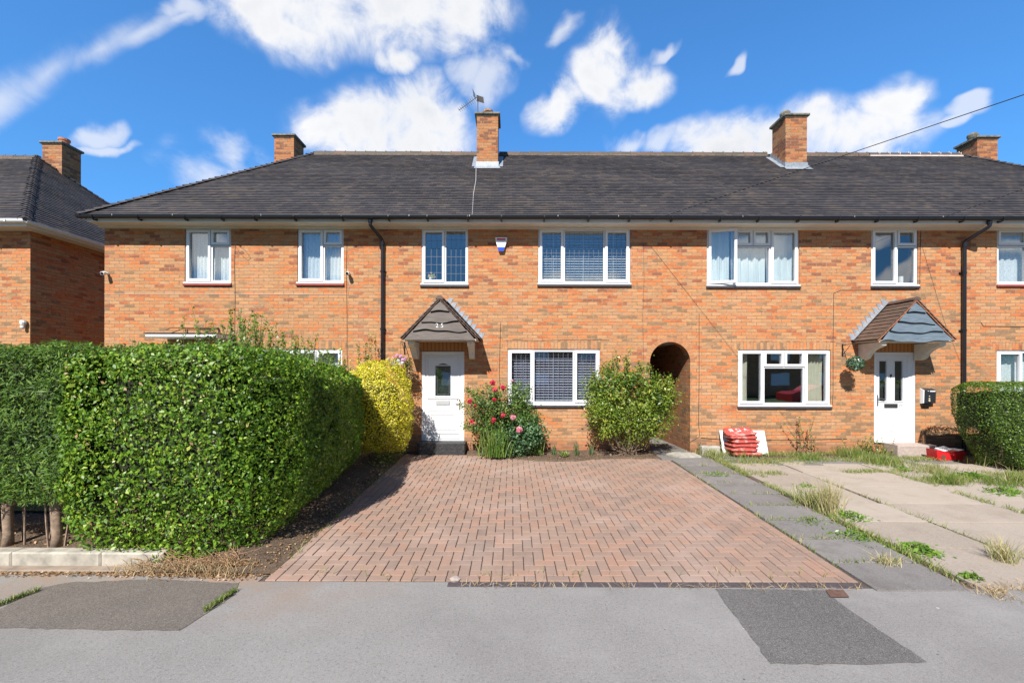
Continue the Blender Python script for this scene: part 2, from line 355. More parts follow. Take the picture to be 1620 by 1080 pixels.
# ------------------------------------------------------------------ ground
def ground_mat(name, lo, hi, speck=(.5, .48, .45), sp=.75, bumpd=.004, stain=None, stain_c=(.30, .16, .08), scale=130):
    M = Mat(name); n = M.noise(.9, 5, .6); g = M.noise(scale, 3, .7); g2 = M.noise(scale*.35, 3, .6)
    c = M.ramp(n, [(.3, lo), (.7, hi)])
    v = M.N.new('ShaderNodeTexVoronoi'); v.inputs['Scale'].default_value = 210; M.L.new(M.pos(), v.inputs['Vector'])
    c = M.mix(M.math('MULTIPLY', M.math('SUBTRACT', g, .45), 2.4, True), c, tuple(min(1, k*1.35+.02) for k in hi))
    c = M.mix(M.math('MULTIPLY', M.math('SUBTRACT', .48, g2), 2.8, True), c, tuple(k*.55 for k in lo))
    c = M.mix(M.math('MULTIPLY', M.math('GREATER_THAN', M.sep(v.outputs['Color'])[0], sp+.12), .35), c, speck)
    if stain: c = M.mix(M.math('MULTIPLY', M.math('SUBTRACT', M.noise(1.7, 4, .6), stain), 3.5, True), c, stain_c)
    M.set('Base Color', c).set('Roughness', .92).set('Specular IOR Level', .25); M.bump(g, .5, bumpd); return M
def sheet(name, pts, mat, dz=0.0, thick=0, kind='structure', sub=None):
    b = MB(); top = [(p[0], p[1], gz(p[1])+dz) for p in pts]; b.face(top)
    if thick:
        for i in range(len(top)):
            a, c = top[i], top[(i+1) % len(top)]; b.face([a, (a[0], a[1], a[2]-thick), (c[0], c[1], c[2]-thick), c])
    return tag(b.build(name, mat), kind=kind)
PAVE = ground_mat('pavement_tarmac', (.190, .178, .168), (.25, .236, .222), (.42, .4, .38))
# orange grit washed over the tarmac near the kerb
_x, _y, _z = PAVE.sep(PAVE.pos()); base = PAVE.b.inputs['Base Color'].links[0].from_socket
mr = PAVE.N.new('ShaderNodeMapRange'); PAVE.L.new(_y, mr.inputs[0]); mr.inputs[1].default_value = 3.3; mr.inputs[2].default_value = 4.3
ml = PAVE.N.new('ShaderNodeMapRange'); PAVE.L.new(_x, ml.inputs[0]); ml.inputs[1].default_value = -.8; ml.inputs[2].default_value = -2.6
gm = PAVE.math('MULTIPLY', PAVE.math('MULTIPLY', mr.outputs[0], ml.outputs[0]), PAVE.ramp(PAVE.noise(2.2, 5, .6), [(.38, (0, 0, 0)), (.62, (1, 1, 1))]))
c_ = PAVE.mix(PAVE.math('MULTIPLY', gm, .75), base, (.36, .22, .13))
def spots(scale, size, frac, colr, c, amt):
    v = PAVE.N.new('ShaderNodeTexVoronoi'); v.inputs['Scale'].default_value = scale
    w = PAVE.N.new('ShaderNodeVectorMath'); w.operation = 'SCALE'; PAVE.L.new(PAVE.pos(), w.inputs[0]); w.inputs['Scale'].default_value = 1.0
    PAVE.L.new(PAVE.comb(_x, _y, 0), v.inputs['Vector'])
    d = PAVE.math('ADD', v.outputs['Distance'], PAVE.math('MULTIPLY', PAVE.math('SUBTRACT', PAVE.noise(40, 2), .5), size*.9))
    on = PAVE.math('MULTIPLY', PAVE.math('LESS_THAN', d, size), PAVE.math('LESS_THAN', PAVE.sep(v.outputs['Color'])[0], frac))
    return PAVE.mix(PAVE.math('MULTIPLY', on, amt), c, colr)
lg = PAVE.noise(.55, 6, .62); c_ = PAVE.mix(PAVE.math('MULTIPLY', PAVE.math('SUBTRACT', lg, .48), 2.2, True), c_, (.165, .152, .145))
c_ = PAVE.mix(PAVE.math('MULTIPLY', PAVE.math('SUBTRACT', PAVE.noise(1.4, 5, .6), .55), 2.2, True), c_, (.32, .305, .295))
c_ = spots(2.4, .07, .30, (.45, .43, .42), c_, .55); c_ = spots(5.0, .05, .10, (.5, .48, .46), c_, .8); c_ = spots(6.0, .05, .10, (.07, .06, .055), c_, .8)
PAVE.set('Base Color', c_); PAVEM = PAVE.m
PATCH = ground_mat('patch_tarmac', (.088, .082, .078), (.125, .115, .108), (.36, .35, .33), .66, .006).m
PATCHL = ground_mat('patch_tarmac_brown', (.10, .085, .075), (.155, .13, .11), (.38, .34, .3), .70, .005).m
SOIL = ground_mat('soil', (.055, .036, .024), (.12, .082, .055), (.35, .27, .18), .70, .03, scale=45).m
GRASSG = ground_mat('lawn_ground', (.035, .06, .015), (.07, .10, .03), (.2, .2, .1), .8, .03, scale=60).m
def slabg_mat():
    M = ground_mat('grey_slab', (.115, .105, .10), (.175, .16, .15), (.36, .34, .32), .75)
    base = M.b.inputs['Base Color'].links[0].from_socket
    c = M.mix(M.math('MULTIPLY', M.attr(), .5), base, (.27, .25, .235)); c = M.mix(M.math('MULTIPLY', M.math('SUBTRACT', M.noise(3.3, 5, .65), .5), 2.0, True), c, (.10, .085, .07))
    M.set('Base Color', c); return M.m
SLABG = slabg_mat()
def slab_mat():
    M = ground_mat('beige_slab', (.26, .215, .175), (.335, .28, .23), (.45, .4, .34), .86, .003, .56, (.24, .19, .15))
    base = M.b.inputs['Base Color'].links[0].from_socket
    c = M.mix(M.math('MULTIPLY', M.attr(), .8), base, (.40, .345, .285)); c = M.mix(M.math('MULTIPLY', M.math('SUBTRACT', M.noise(2.6, 6, .68), .5), 1.8, True), c, (.20, .165, .13)); M.set('Base Color', c); return M.m
SLABB = slab_mat()
ROADM = ground_mat('road_tarmac', (.07, .07, .072), (.10, .10, .10), (.3, .3, .3)).m

b = MB(); b.face([(-400, -400, -.16), (400, -400, -.16), (400, 600, -.16), (-400, 600, -.16)]); tag(b.build('ground', GRASSG), kind='structure')
b = MB(); b.face([(-60, -7.5, -.12), (60, -7.5, -.12), (60, -1.0, -.12), (-60, -1.0, -.12)]); tag(b.build('road', ROADM), kind='structure')
b = MB(); b.box(-60, -2.4, -.88, 4.40, -.15, 0, skip='b'); b.box(-2.4, 60, -.88, 4.08, -.15, 0, skip='bl'); b.box(-2.4, 3.0, 4.0801, 4.188, -.15, 0, skip='bf'); tag(b.build('pavement', PAVEM), kind='structure')
b = MB()
for i in range(66): b.bbox(-30+i*.915, -30+i*.915+.908, -1.0, -.88, -.15, .002, .008)
tag(b.build('road_kerb', CONC), kind='structure')
b = MB()
n = 12                                             # the front gardens rise gently from the pavement to the houses
for (xa, xb) in ((-40, -2.0), (-2.0, 3.3), (3.3, 45)):
    b.face([(xa, 4.08, -.012), (xb, 4.08, -.012), (xb, 10, gz(10)-.02), (xa, 10, gz(10)-.02)])
b.face([(-40, 10, gz(10)-.02), (45, 10, gz(10)-.02), (45, 40, gz(10)-.02), (-40, 40, gz(10)-.02)])
tag(b.build('garden_soil', SOIL), kind='structure')
def G2(*pp):
    q = [G(*p) for p in pp]; out = []
    for i, a in enumerate(q):
        c = q[(i+1) % len(q)]; n_ = max(1, int((c-a).length/.06)); nn_ = Vector((-(c-a).y, (c-a).x, 0)).normalized()
        for k in range(n_): out.append(a.lerp(c, k/n_)+nn_*(random.gauss(0, .006) if k else 0))
    return out
sheet('tarmac_patch', G2((1131, 931), (1308, 934), (1340, 962), (1466, 1047), (1380, 1051), (1219, 1050)), PATCH, .004)
sheet('tarmac_patch', G2((-40, 992), (-40, 985), (60, 930), (110, 921), (240, 916), (378, 922), (372, 940), (330, 968), (284, 997), (150, 996)), PATCHL, .004)
b = MB(); q = [G(*v) for v in ((1306, 934), (1334, 934), (1344, 946), (1314, 946))]; top = [(p[0], p[1], .012) for p in q]; b.face(top)
tag(b.build('iron_cover', simple('rusty_iron', (.13, .07, .05), .8, .4, 40), loc=(0, 0, 0)), 'small rusty iron cover set in the pavement by the driveway corner', 'cover')

# driveway of herringbone blocks, each a bevelled block inside one mesh
def block_mat():
    M = Mat('clay_blocks'); a = M.attr(); n = M.noise(1.1, 4, .6); g = M.noise(90, 3, .7)
    f = M.math('ADD', M.math('MULTIPLY', a, .5), M.math('MULTIPLY', M.math('SUBTRACT', n, .18), .75), True)
    c = M.ramp(f, [(0, (.175, .128, .104)), (.3, (.262, .180, .140)), (.55, (.30, .198, .148)), (.8, (.33, .188, .132)), (1, (.225, .175, .15))])
    c = M.mix(M.math('MULTIPLY', M.math('SUBTRACT', g, .5), 1.4, True), c, (.44, .36, .30))
    dk = M.noise(2.3, 5, .65); c = M.mix(M.math('MULTIPLY', M.math('SUBTRACT', dk, .5), 1.6, True), c, (.17, .125, .10))
    pal = M.ramp(M.noise(.75, 4, .6), [(.5, (0, 0, 0)), (.75, (1, 1, 1))])
    c = M.mix(M.math('MULTIPLY', pal, .45), c, (.46, .36, .31))
    M.set('Base Color', c).set('Roughness', .85).set('Specular IOR Level', .3); M.bump(g, .3, .003); return M.m
BLOCK = block_mat(); BLOCKD = simple('dark_edge_blocks', (.075, .06, .062), .85, .3, 30)
def add_block(b, x0, x1, y0, y1, r=None, dz=.0):
    j = .0042; x0 += j; x1 -= j; y0 += j; y1 -= j; e = .0035
    r = random.random() if r is None else r
    t = random.uniform(-.0018, .0018)+dz; tx, ty = random.uniform(-.012, .012), random.uniform(-.01, .01)
    cx, cy = (x0+x1)/2, (y0+y1)/2
    Z = lambda x, y, d: (x, y, gz(y)+.006+t+tx*(x-cx)+ty*(y-cy)+d)
    o = [Z(x0, y0, -e), Z(x1, y0, -e), Z(x1, y1, -e), Z(x0, y1, -e)]
    i = [Z(x0+e, y0+e, 0), Z(x1-e, y0+e, 0), Z(x1-e, y1-e, 0), Z(x0+e, y1-e, 0)]
    lo = [(p[0], p[1], p[2]-.03) for p in o]
    n = len(b.v); b.v += i+o+lo; b.f.append((n, n+1, n+2, n+3)); b.r.append(r)
    for k in range(2):
        for m in range(4):
            m2 = (m+1) % 4; b.f.append((n+4*k+m, n+4*k+4+m, n+4*k+4+m2, n+4*k+m2)); b.r.append(r)
b = MB(); XL, XR, YF, YB = -2.24, 3.19, 4.20, 9.68
u = .1075
for i in range(-60, 90):
    for k in range(-40, 60):
        # 90-degree herringbone: cell rule (i+k) mod 4
        m = (i-k) % 4
        x = XL+i*u; y = YF+k*u
        if m == 0: q = (x, x+2*u, y, y+u)
        elif m == 2 : q = (x, x+u, y-u, y+u) if False else None
        else: q = None
        if q:
            a = (max(q[0], XL), min(q[1], XR), max(q[2], YF), min(q[3], YB))
            if a[1]-a[0] > .03 and a[3]-a[2] > .03: add_block(b, *a)
        if m == 3:
            q = (x, x+u, y, y+2*u)
            a = (max(q[0], XL), min(q[1], XR), max(q[2], YF), min(q[3], YB))
            if a[1]-a[0] > .03 and a[3]-a[2] > .03: add_block(b, *a)
yy = YF
while yy < YB:
    add_block(b, XL-.108, XL, yy, yy+.215); add_block(b, XR, XR+.108, yy, yy+.215); yy += .215
tag(b.build('driveway', BLOCK), kind='structure')
b = MB(); xx = 3.3
while xx > -.45: add_block(b, xx-.215, xx, 4.085, 4.195, dz=-.003); xx -= .217
tag(b.build('driveway_edging', BLOCKD), kind='structure')
b = MB(); 
sd = [(-2.36, 4.1), (3.3, 4.1), (3.3, 9.98), (-2.36, 9.98)]
b.face([(x, y, gz(y)-.005) for x, y in [(-2.36, 4.19), (3.3, 4.19), (3.3, 9.99), (-2.36, 9.99)]])
tag(b.build('jointing_sand', ground_mat('joint_sand', (.03, .023, .017), (.06, .045, .032), scale=80).m), kind='structure')
# slabs on the right
def slab(b, x0, x1, y0, y1, j=.010, r=None, skew=0):
    b_ = MB(); t = random.uniform(-.006, .006); tx = random.uniform(-.012, .012); ty = random.uniform(-.010, .010)
    r = random.random() if r is None else r
    x0 += j; x1 -= j; y0 += j; y1 -= j; cx = (x0+x1)/2; cy = (y0+y1)/2; e = .003
    Z = lambda x, y, d: (x, y, gz(y)+.012+t+tx*(x-cx)+ty*(y-cy)+d)
    i = [Z(x0+e, y0+e, 0), Z(x1-e, y0+e, 0), Z(x1-e, y1-e, 0), Z(x0+e, y1-e, 0)]; o = [Z(x0, y0, -e), Z(x1, y0, -e), Z(x1, y1, -e), Z(x0, y1, -e)]
    lo = [(p[0], p[1], p[2]-.05) for p in o]; n = len(b.v); b.v += i+o+lo
    b.f.append((n, n+1, n+2, n+3)); b.r.append(r)
    for k in range(2):
        for m in range(4):
            m2 = (m+1) % 4; b.f.append((n+4*k+m, n+4*k+4+m, n+4*k+4+m2, n+4*k+m2)); b.r.append(r)
b = MB(); y = 4.02
for d in (.56, .60, .62, .55, .56, .60, .60, .60, .62, .58):
    slab(b, 3.32, 4.22, y, y+d); y += d
for y in (9.0, 9.5): slab(b, 4.3, 5.2, y, y+.45); 
tag(b.build('grey_slab_path', SLABG), kind='structure')
b = MB()
for (xa, xb, y0, ds) in ((4.30, 5.42, 4.05, (.88, .8, .74, .86, .86, .78)), (5.42, 7.0, 4.0, (.80, .92, .74, .86, .92, .8)), (7.0, 8.5, 4.1, (.8, .86, .86, .86, .86, .7)), (8.5, 10.0, 4.0, (.9, .86, .86, .86, .86, .6)), (10.0, 11.5, 4.1, (.9,.86,.86,.86,.5)), (11.5, 13.0, 4.0, (.9,.86,.86,.86)), (13.0, 14.5, 4.1, (.9,.86,.86,.86)), (14.5, 16.0, 4.1, (.9,.86,.86,.86))):
    y = y0
    for d in ds: slab(b, xa, xb, y, y+d, .013); y += d
tag(b.build('beige_slab_paving', SLABB), kind='structure')
b = MB()
for (xa, xb, y0, y1) in ((5.3, 6.2, 8.75, 9.25), (6.2, 7.4, 8.9, 9.4), (7.5, 8.4, 9.2, 9.65), (8.0, 9.2, 8.72, 9.15), (9.3, 10.4, 8.0, 8.6), (8.45, 9.25, 9.2, 9.6)): slab(b, xa, xb, y0, y1)
tag(b.build('grey_slabs_by_door', SLABG), kind='structure')
# kerb in front of the hedge
b = MB(); x = -12.3
while x < -3.6:
    x1 = min(x+.905, -3.52); b.bbox(x, x1-.006, 4.47, 4.60, -.02, .150+random.uniform(-.006, .006), .014); x += .905
tag(b.build('kerb', simple('warm_concrete', (.36, .33, .275), .9, .35, 7)), kind='structure')
b = MB(); b.bbox(-12.3, -3.3, 4.36, 4.465, -.05, .024, .008)
tag(b.build('kerb_channel', simple('stained_concrete', (.27, .21, .16), .9, .3, 6)), kind='structure')
# raised soil under the hedge, lawn behind it
def hfield(name, mat, x0, x1, y0, y1, nx, ny, fn, kind='structure'):
    b = MB(); n = 0
    for j in range(ny+1):
        for i in range(nx+1):
            x = x0+(x1-x0)*i/nx; y = y0+(y1-y0)*j/ny; b.v.append((x, y, fn(x, y)))
    for j in range(ny):
        for i in range(nx):
            a = j*(nx+1)+i; b.f.append((a, a+1, a+nx+2, a+nx+1)); b.r.append(random.random())
    return tag(b.build(name, mat, smooth=True), kind=kind)
def nz(x, y, s=1.0): return (math.sin(x*7.1*s+1.3)+math.sin(y*9.3*s+x*3.1*s)+math.sin(x*17*s-y*13*s)*.6+math.sin(y*29*s+x*23*s)*.4)/3
def hb(x, y):
    if x < -3.5 and y < 4.60: return -.06
    edge = max(0, min(1, (-2.34-x)/.5)); fr = max(0, min(1, (y-4.3)/.3)) if x > -3.5 else 1
    return gz(y)-.02+(.03+.10*edge*max(.15, fr))+.016*nz(x, y, 1.7)*edge
hfield('hedge_bed', SOIL, -12, -2.34, 4.32, 9.95, 150, 90, hb)
hfield('lawn', GRASSG, -12, -3.7, 5.7, 9.94, 60, 30, lambda x, y: gz(y)+.135+.01*nz(x, y))
def fb(x, y):
    t = (x+.9)/4.1; fr = 9.30+.28*math.cos(t*6.6+.25)*(.9 if t < .62 else .25)-.10*t
    e = max(-1, min(1, (y-fr)/.14)); return gz(y)-.02+.055*e+.012*nz(x, y, 2)+(.02 if y > 9.6 else 0)
hfield('flower_bed', SOIL, -.98, 3.12, 8.9, 9.99, 90, 40, fb)

# ------------------------------------------------------------------ houses
YW = 10.0; WALLTOP = 5.264
def WX(px): return (px-810)/70.0
def WZ(px, py): return P(px, py, YW)[2]
def wall_with_holes(x0, x1, z0, z1, y, holes, arch=None, thick=.25, left_end=True, right_end=True):
    b = MB(); hs = list(holes)
    if arch: hs = hs+[(arch[0], arch[1], z0, arch[2]+(arch[1]-arch[0])/2)]
    xs = sorted({x0, x1, *[h[0] for h in hs], *[h[1] for h in hs]}); zs = sorted({z0, z1, *[h[2] for h in hs], *[h[3] for h in hs]})
    xs = [x for x in xs if x0 <= x <= x1]; zs = [z for z in zs if z0 <= z <= z1]
    for i in range(len(xs)-1):
        for k in range(len(zs)-1):
            cx, cz = (xs[i]+xs[i+1])/2, (zs[k]+zs[k+1])/2
            if any(h[0] < cx < h[1] and h[2] < cz < h[3] for h in hs): continue
            a = (xs[i], xs[i+1], zs[k], zs[k+1])
            b.face([(a[0], y, a[2]), (a[1], y, a[2]), (a[1], y, a[3]), (a[0], y, a[3])])
            b.face([(a[1], y+thick, a[2]), (a[0], y+thick, a[2]), (a[0], y+thick, a[3]), (a[1], y+thick, a[3])])
    for h in holes:
        if h[1] < x0 or h[0] > x1: continue
        hx0, hx1 = max(h[0], x0), min(h[1], x1)
        if h[0] > x0: b.face([(hx0, y, h[2]), (hx0, y+thick, h[2]), (hx0, y+thick, h[3]), (hx0, y, h[3])])
        if h[1] < x1: b.face([(hx1, y+thick, h[2]), (hx1, y, h[2]), (hx1, y, h[3]), (hx1, y+thick, h[3])])
        b.face([(hx0, y, h[2]), (hx1, y, h[2]), (hx1, y+thick, h[2]), (hx0, y+thick, h[2])])
        b.face([(hx0, y+thick, h[3]), (hx1, y+thick, h[3]), (hx1, y, h[3]), (hx0, y, h[3])])
    if arch:
        ax0, ax1, sp = arch; r = (ax1-ax0)/2
        b.face([(ax0, y, z0), (ax0, y+thick, z0), (ax0, y+thick, sp), (ax0, y, sp)]); b.face([(ax1, y+thick, z0), (ax1, y, z0), (ax1, y, sp), (ax1, y+thick, sp)])
        cx = (ax0+ax1)/2; N_ = 20
        pts = [(cx-r*math.cos(PI*i/N_), sp+r*math.sin(PI*i/N_)) for i in range(N_+1)]
        for i in range(N_):
            p, q = pts[i], pts[i+1]
            for (yy, fl) in ((y, 1), (y+thick, -1)):
                f = [(p[0], yy, p[1]), (q[0], yy, q[1]), (q[0], yy, sp+r), (p[0], yy, sp+r)]
                b.face(f[::fl])
            b.face([(p[0], y, p[1]), (p[0], y+thick, p[1]), (q[0], y+thick, q[1]), (q[0], y, q[1])])
    b.face([(x0, y, z1), (x1, y, z1), (x1, y+thick, z1), (x0, y+thick, z1)])
    if left_end: b.face([(x0, y+thick, z0), (x0, y, z0), (x0, y, z1), (x0, y+thick, z1)])
    if right_end: b.face([(x1, y, z0), (x1, y+thick, z0), (x1, y+thick, z1), (x1, y, z1)])
    return b
def ring(b, x0, x1, z0, z1, w, y0, y1, wb=None):   # rectangular frame ring of width w
    wb = wb or w
    b.box(x0, x1, y0, y1, z1-w, z1); b.box(x0, x1, y0, y1, z0, z0+wb)
    b.box(x0, x0+w, y0, y1, z0+wb, z1-w, skip='tb'); b.box(x1-w, x1, y0, y1, z0+wb, z1-w, skip='tb')

def window(house, px0, px1, py0, py1, cells, sill=DARKSILL, lattice=None, label=None, sill_white=True, room=True, y=YW, roomy=3.0, opened=None):
    x0, x1 = WX(px0), WX(px1); z1, z0 = WZ((px0+px1)/2, py0), WZ((px0+px1)/2, py1)
    W_, H_ = x1-x0, z1-z0; Y0 = y+.012
    b = MB(); fw = .048
    ring(b, x0+.004, x1-.004, z0+.035, z1-.004, fw, Y0+.012, Y0+.075)
    b.bbox(x0-.015, x1+.015, y-.035, Y0+.07, z0, z0+.034, .006)          # white sill nosing
    panes = []; parts = []
    ix0, ix1, iz0, iz1 = x0+.03, x1-.03, z0+.055, z1-.03
    for (a, c, d, e, kind) in cells:                       # fractions of the inner rectangle, d..e measured upward
        sash = MB(); seals = MB(); parts.append((sash, seals))
        cx0, cx1 = ix0+(ix1-ix0)*a, ix0+(ix1-ix0)*c; cz0, cz1 = iz0+(iz1-iz0)*d, iz0+(iz1-iz0)*e
        gx = .008
        if kind == 'f':
            ring(b, cx0, cx1, cz0, cz1, .030, Y0+.0145, Y0+.068); w = .030; py_ = Y0+.05
            seals_r = (cx0+w, cx1-w, cz0+w, cz1-w)
        elif kind in 'co':
            if kind == 'c':
                ring(sash, cx0+gx, cx1-gx, cz0+gx, cz1-gx, .052, Y0-.012, Y0+.060, .058); w = .060; py_ = Y0+.04
                seals.box(cx0+.012, cx1-.012, Y0-.002, Y0+.008, cz0-.002, cz0+.0075)
            else:
                w = None
        if w is not None:
            panes.append((cx0+w-.004, cx1-w+.004, cz0+w-.004, cz1-w+.004, py_))
            ring(seals, cx0+w-.005, cx1-w+.005, cz0+w-.005, cz1-w+.005, .009, py_-.007, py_-.001)
        if kind == 'o': opened_cell = (cx0, cx1, cz0, cz1)
    o = b.build('window', UPVC, house)
    if label: tag(o, label)
    for sash, seals in parts:
        if sash.f: sash.build('casement', UPVC, o)
        if seals.f: seals.build('glazing_seal', SEAL, o)
    for (a, c, d, e, yy) in panes:
        g_ = MB(); g_.face([(a, yy, d), (c, yy, d), (c, yy, e), (a, yy, e)]); g_.build('pane', GLASS, o)
    if any(k[4] == 'o' for k in cells):                   # casement hinged on its left, standing a little open
        cx0, cx1, cz0, cz1 = opened_cell; wd = cx1-cx0-.016
        s = MB(); ring(s, 0, wd, cz0+.008, cz1-.008, .055, 0, .06)
        g_ = MB(); g_.face([(.05, .04, cz0+.06), (wd-.05, .04, cz0+.06), (wd-.05, .04, cz1-.06), (.05, .04, cz1-.06)])
        ang = R(-13)
        for q, nm, mt in ((s, 'open_casement', UPVC), (g_, 'pane', GLASS)):
            q.v = [(cx0+.008+v[0]*math.cos(ang)-v[1]*math.sin(ang), Y0-.014+v[0]*math.sin(ang)+v[1]*math.cos(ang), v[2]) for v in q.v]
            q.build(nm, mt, o)
    if sill is not None:
        s = MB(); s.bbox(x0-.02, x1+.02, y-.045, y+.08, z0-.048, z0-.002, .008); s.build('sill', sill, o)
    if lattice:
        l = MB()
        for pi, (a, c, d, e, yy) in enumerate(panes):
            nx, nz_ = lattice[pi]
            for i in range(1, nx): x = a+(c-a)*i/nx; l.box(x-.003, x+.003, yy-.004, yy-.0012, d, e)
            for k in range(1, nz_): z = d+(e-d)*k/nz_; l.box(a, c, yy-.0048, yy-.0008, z-.003, z+.003)
        l.build('lead_lattice', LEAD, o)
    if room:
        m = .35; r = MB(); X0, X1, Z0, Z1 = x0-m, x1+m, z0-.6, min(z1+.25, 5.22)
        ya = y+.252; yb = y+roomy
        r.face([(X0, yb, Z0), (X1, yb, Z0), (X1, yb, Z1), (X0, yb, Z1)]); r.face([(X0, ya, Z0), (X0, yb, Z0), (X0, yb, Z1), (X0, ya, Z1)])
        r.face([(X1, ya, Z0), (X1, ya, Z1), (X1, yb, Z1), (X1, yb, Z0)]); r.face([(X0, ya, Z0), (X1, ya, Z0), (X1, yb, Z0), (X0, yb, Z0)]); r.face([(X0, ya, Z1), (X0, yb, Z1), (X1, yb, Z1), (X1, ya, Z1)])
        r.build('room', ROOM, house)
    return o, (x0, x1, z0, z1)
def drape(x0, x1, z0, z1, y, waves, amp, mat, name, label, cat, group=None, gather=0, hem=0.0, flare=0.0):
    b = MB(); nx = max(8, int((x1-x0)*70)); nzv = 10; ph = random.random()*6
    for k in range(nzv+1):
        t = k/nzv
        for i in range(nx+1):
            s = i/nx; x = x0+(x1-x0)*s; a = amp*(1-.4*t)
            yy = y+a*math.sin(s*waves*2*PI+ph+.4*math.sin(5*t+ph))+a*.5*math.sin(s*waves*4.7*PI+t*2)
            b.v.append((x+flare*(1-t)*math.sin(s*9+ph)*.05, yy, z0+(z1-z0)*t+(hem*math.sin(s*waves*PI*2+ph) if k == 0 else 0)))
    for k in range(nzv):
        for i in range(nx):
            a = k*(nx+1)+i; b.f.append((a, a+1, a+nx+2, a+nx+1)); b.r.append(.5)
    o = b.build(name, mat, loc=((x0+x1)/2, y, z0), smooth=True); return tag(o, label, cat, group)
def blind(x0, x1, z0, z1, y, mat, label, pitch=.058, tilt=22):
    b = MB(); z = z1-.03; c, s = math.cos(R(tilt))*.030, math.sin(R(tilt))*.030
    b.box(x0, x1, y-.02, y+.02, z1-.03, z1)
    while z > z0+.03:
        z -= pitch; d = random.uniform(-.001, .001)
        b.face([(x0, y-c, z-s+d), (x1, y-c, z-s-d), (x1, y+c, z+s-d), (x0, y+c, z+s+d)])
        b.face([(x0, y-c, z-s-.002+d), (x0, y+c, z+s-.002+d), (x1, y+c, z+s-.002), (x1, y-c, z-s-.002)])
    b.box(x0, x1, y-.02, y+.02, z0, z0+.02)
    for t in (.15, .5, .85): x = x0+(x1-x0)*t; b.box(x-.004, x+.004, y-.028, y-.026, z0, z1)
    return tag(b.build('venetian_blind', mat, loc=((x0+x1)/2, y, z0)), label, 'blind')

# --- roofs of small plain tiles laid in courses
GAUGE = .11
def tile_slope(b, org, u, s, n, umin, umax, L, tw=.165, t=.012, rough=.0025):
    """org: point on the eaves at u=0; u along the eaves, s up the slope, n outward; umin/umax functions of distance up"""
    org, u, s, n = Vector(org), Vector(u).normalized(), Vector(s).normalized(), Vector(n).normalized()
    k = 0
    while k*GAUGE < L-.02:
        s0 = k*GAUGE; s1 = min(s0+GAUGE+.012, L); sm = s0+GAUGE*.5
        a, c = umin(sm), umax(sm); off = (k % 2)*tw/2
        i = math.floor((a-off)/tw); wav = .0025*math.sin(k*1.7)
        while i*tw+off < c:
            ua, ub = max(a, i*tw+off+.0015), min(c, (i+1)*tw+off-.0015); i += 1
            if ub-ua < .012: continue
            x = org.x+u.x*ua; j = random.uniform(-rough, rough); h = t+random.uniform(-.0015, .003)+.002*math.sin(ua*1.1+k*.35); h2 = h+random.uniform(-.0015, .0015)
            r = random.random()
            dn = s0+j-.003
            p = [org+u*ua+s*dn+n*(h+.008), org+u*ub+s*(dn+random.uniform(-.0015, .0015))+n*(h2+.008), org+u*ub+s*s1+n*(.004), org+u*ua+s*s1+n*(.004)]
            q = [org+u*ua+s*(dn+.001)+n*(-.004), org+u*ub+s*(dn+.001)+n*(-.004)]
            m = len(b.v); b.v += [tuple(v) for v in p+q]
            b.f.append((m, m+1, m+2, m+3)); b.f.append((m+4, m+5, m+1, m)); b.r += [r, r]
        k += 1
EY, EZ = 9.575, 5.385; RY, RZ = 13.19, 8.54
SLOPE = Vector((0, RY-EY, RZ-EZ)); SL = SLOPE.length; SU = SLOPE.normalized(); SN = Vector((0, -SU.z, SU.y))
RUN = RY-EY
def roof_range(b, x0, x1, hipL=None, hipR=None, holes=(), EYo=0):
    umin = (lambda s: x0) if hipL is None else (lambda s: hipL[0]+(hipL[1]-hipL[0])*s/SL)
    umax = (lambda s: x1) if hipR is None else (lambda s: hipR[0]+(hipR[1]-hipR[0])*s/SL)
    tile_slope(b, (0, EY+EYo, EZ), (1, 0, 0), SU, SN, umin, umax, SL)
    # plain sheet under the tiles, added to block light; rear slope
    a0, a1, c0, c1 = umin(0), umin(SL), umax(0), umax(SL)
    b.face([(a0, EY+EYo, EZ-.012), (c0, EY+EYo, EZ-.012), (c1, RY+EYo, RZ-.012), (a1, RY+EYo, RZ-.012)])
    yb = 2*RY-EY+EYo
    b.face([(c0, yb, EZ), (a0, yb, EZ), (a1, RY+EYo, RZ), (c1, RY+EYo, RZ)])
def hip_end(b, xc, xr, side, EYo=0):   # side -1: the end slope faces left; xc eaves x, xr ridge end x
    L2 = math.hypot(xr-xc, RZ-EZ); s = Vector((xr-xc, 0, RZ-EZ)).normalized(); n = Vector((-abs(s.z) if side < 0 else abs(s.z), 0, abs(s.x)))
    y0, y1 = EY+EYo, 2*RY-EY+EYo
    tile_slope(b, (xc, 0, EZ), (0, 1, 0), s, n, lambda q: y0+(RY+EYo-y0)*q/L2, lambda q: y1+(RY+EYo-y1)*q/L2, L2)
    f = [(xc, y1, EZ-.012), (xc, y0, EZ-.012), (xr, RY+EYo, RZ-.012)]; b.face(f if side < 0 else f[::-1])
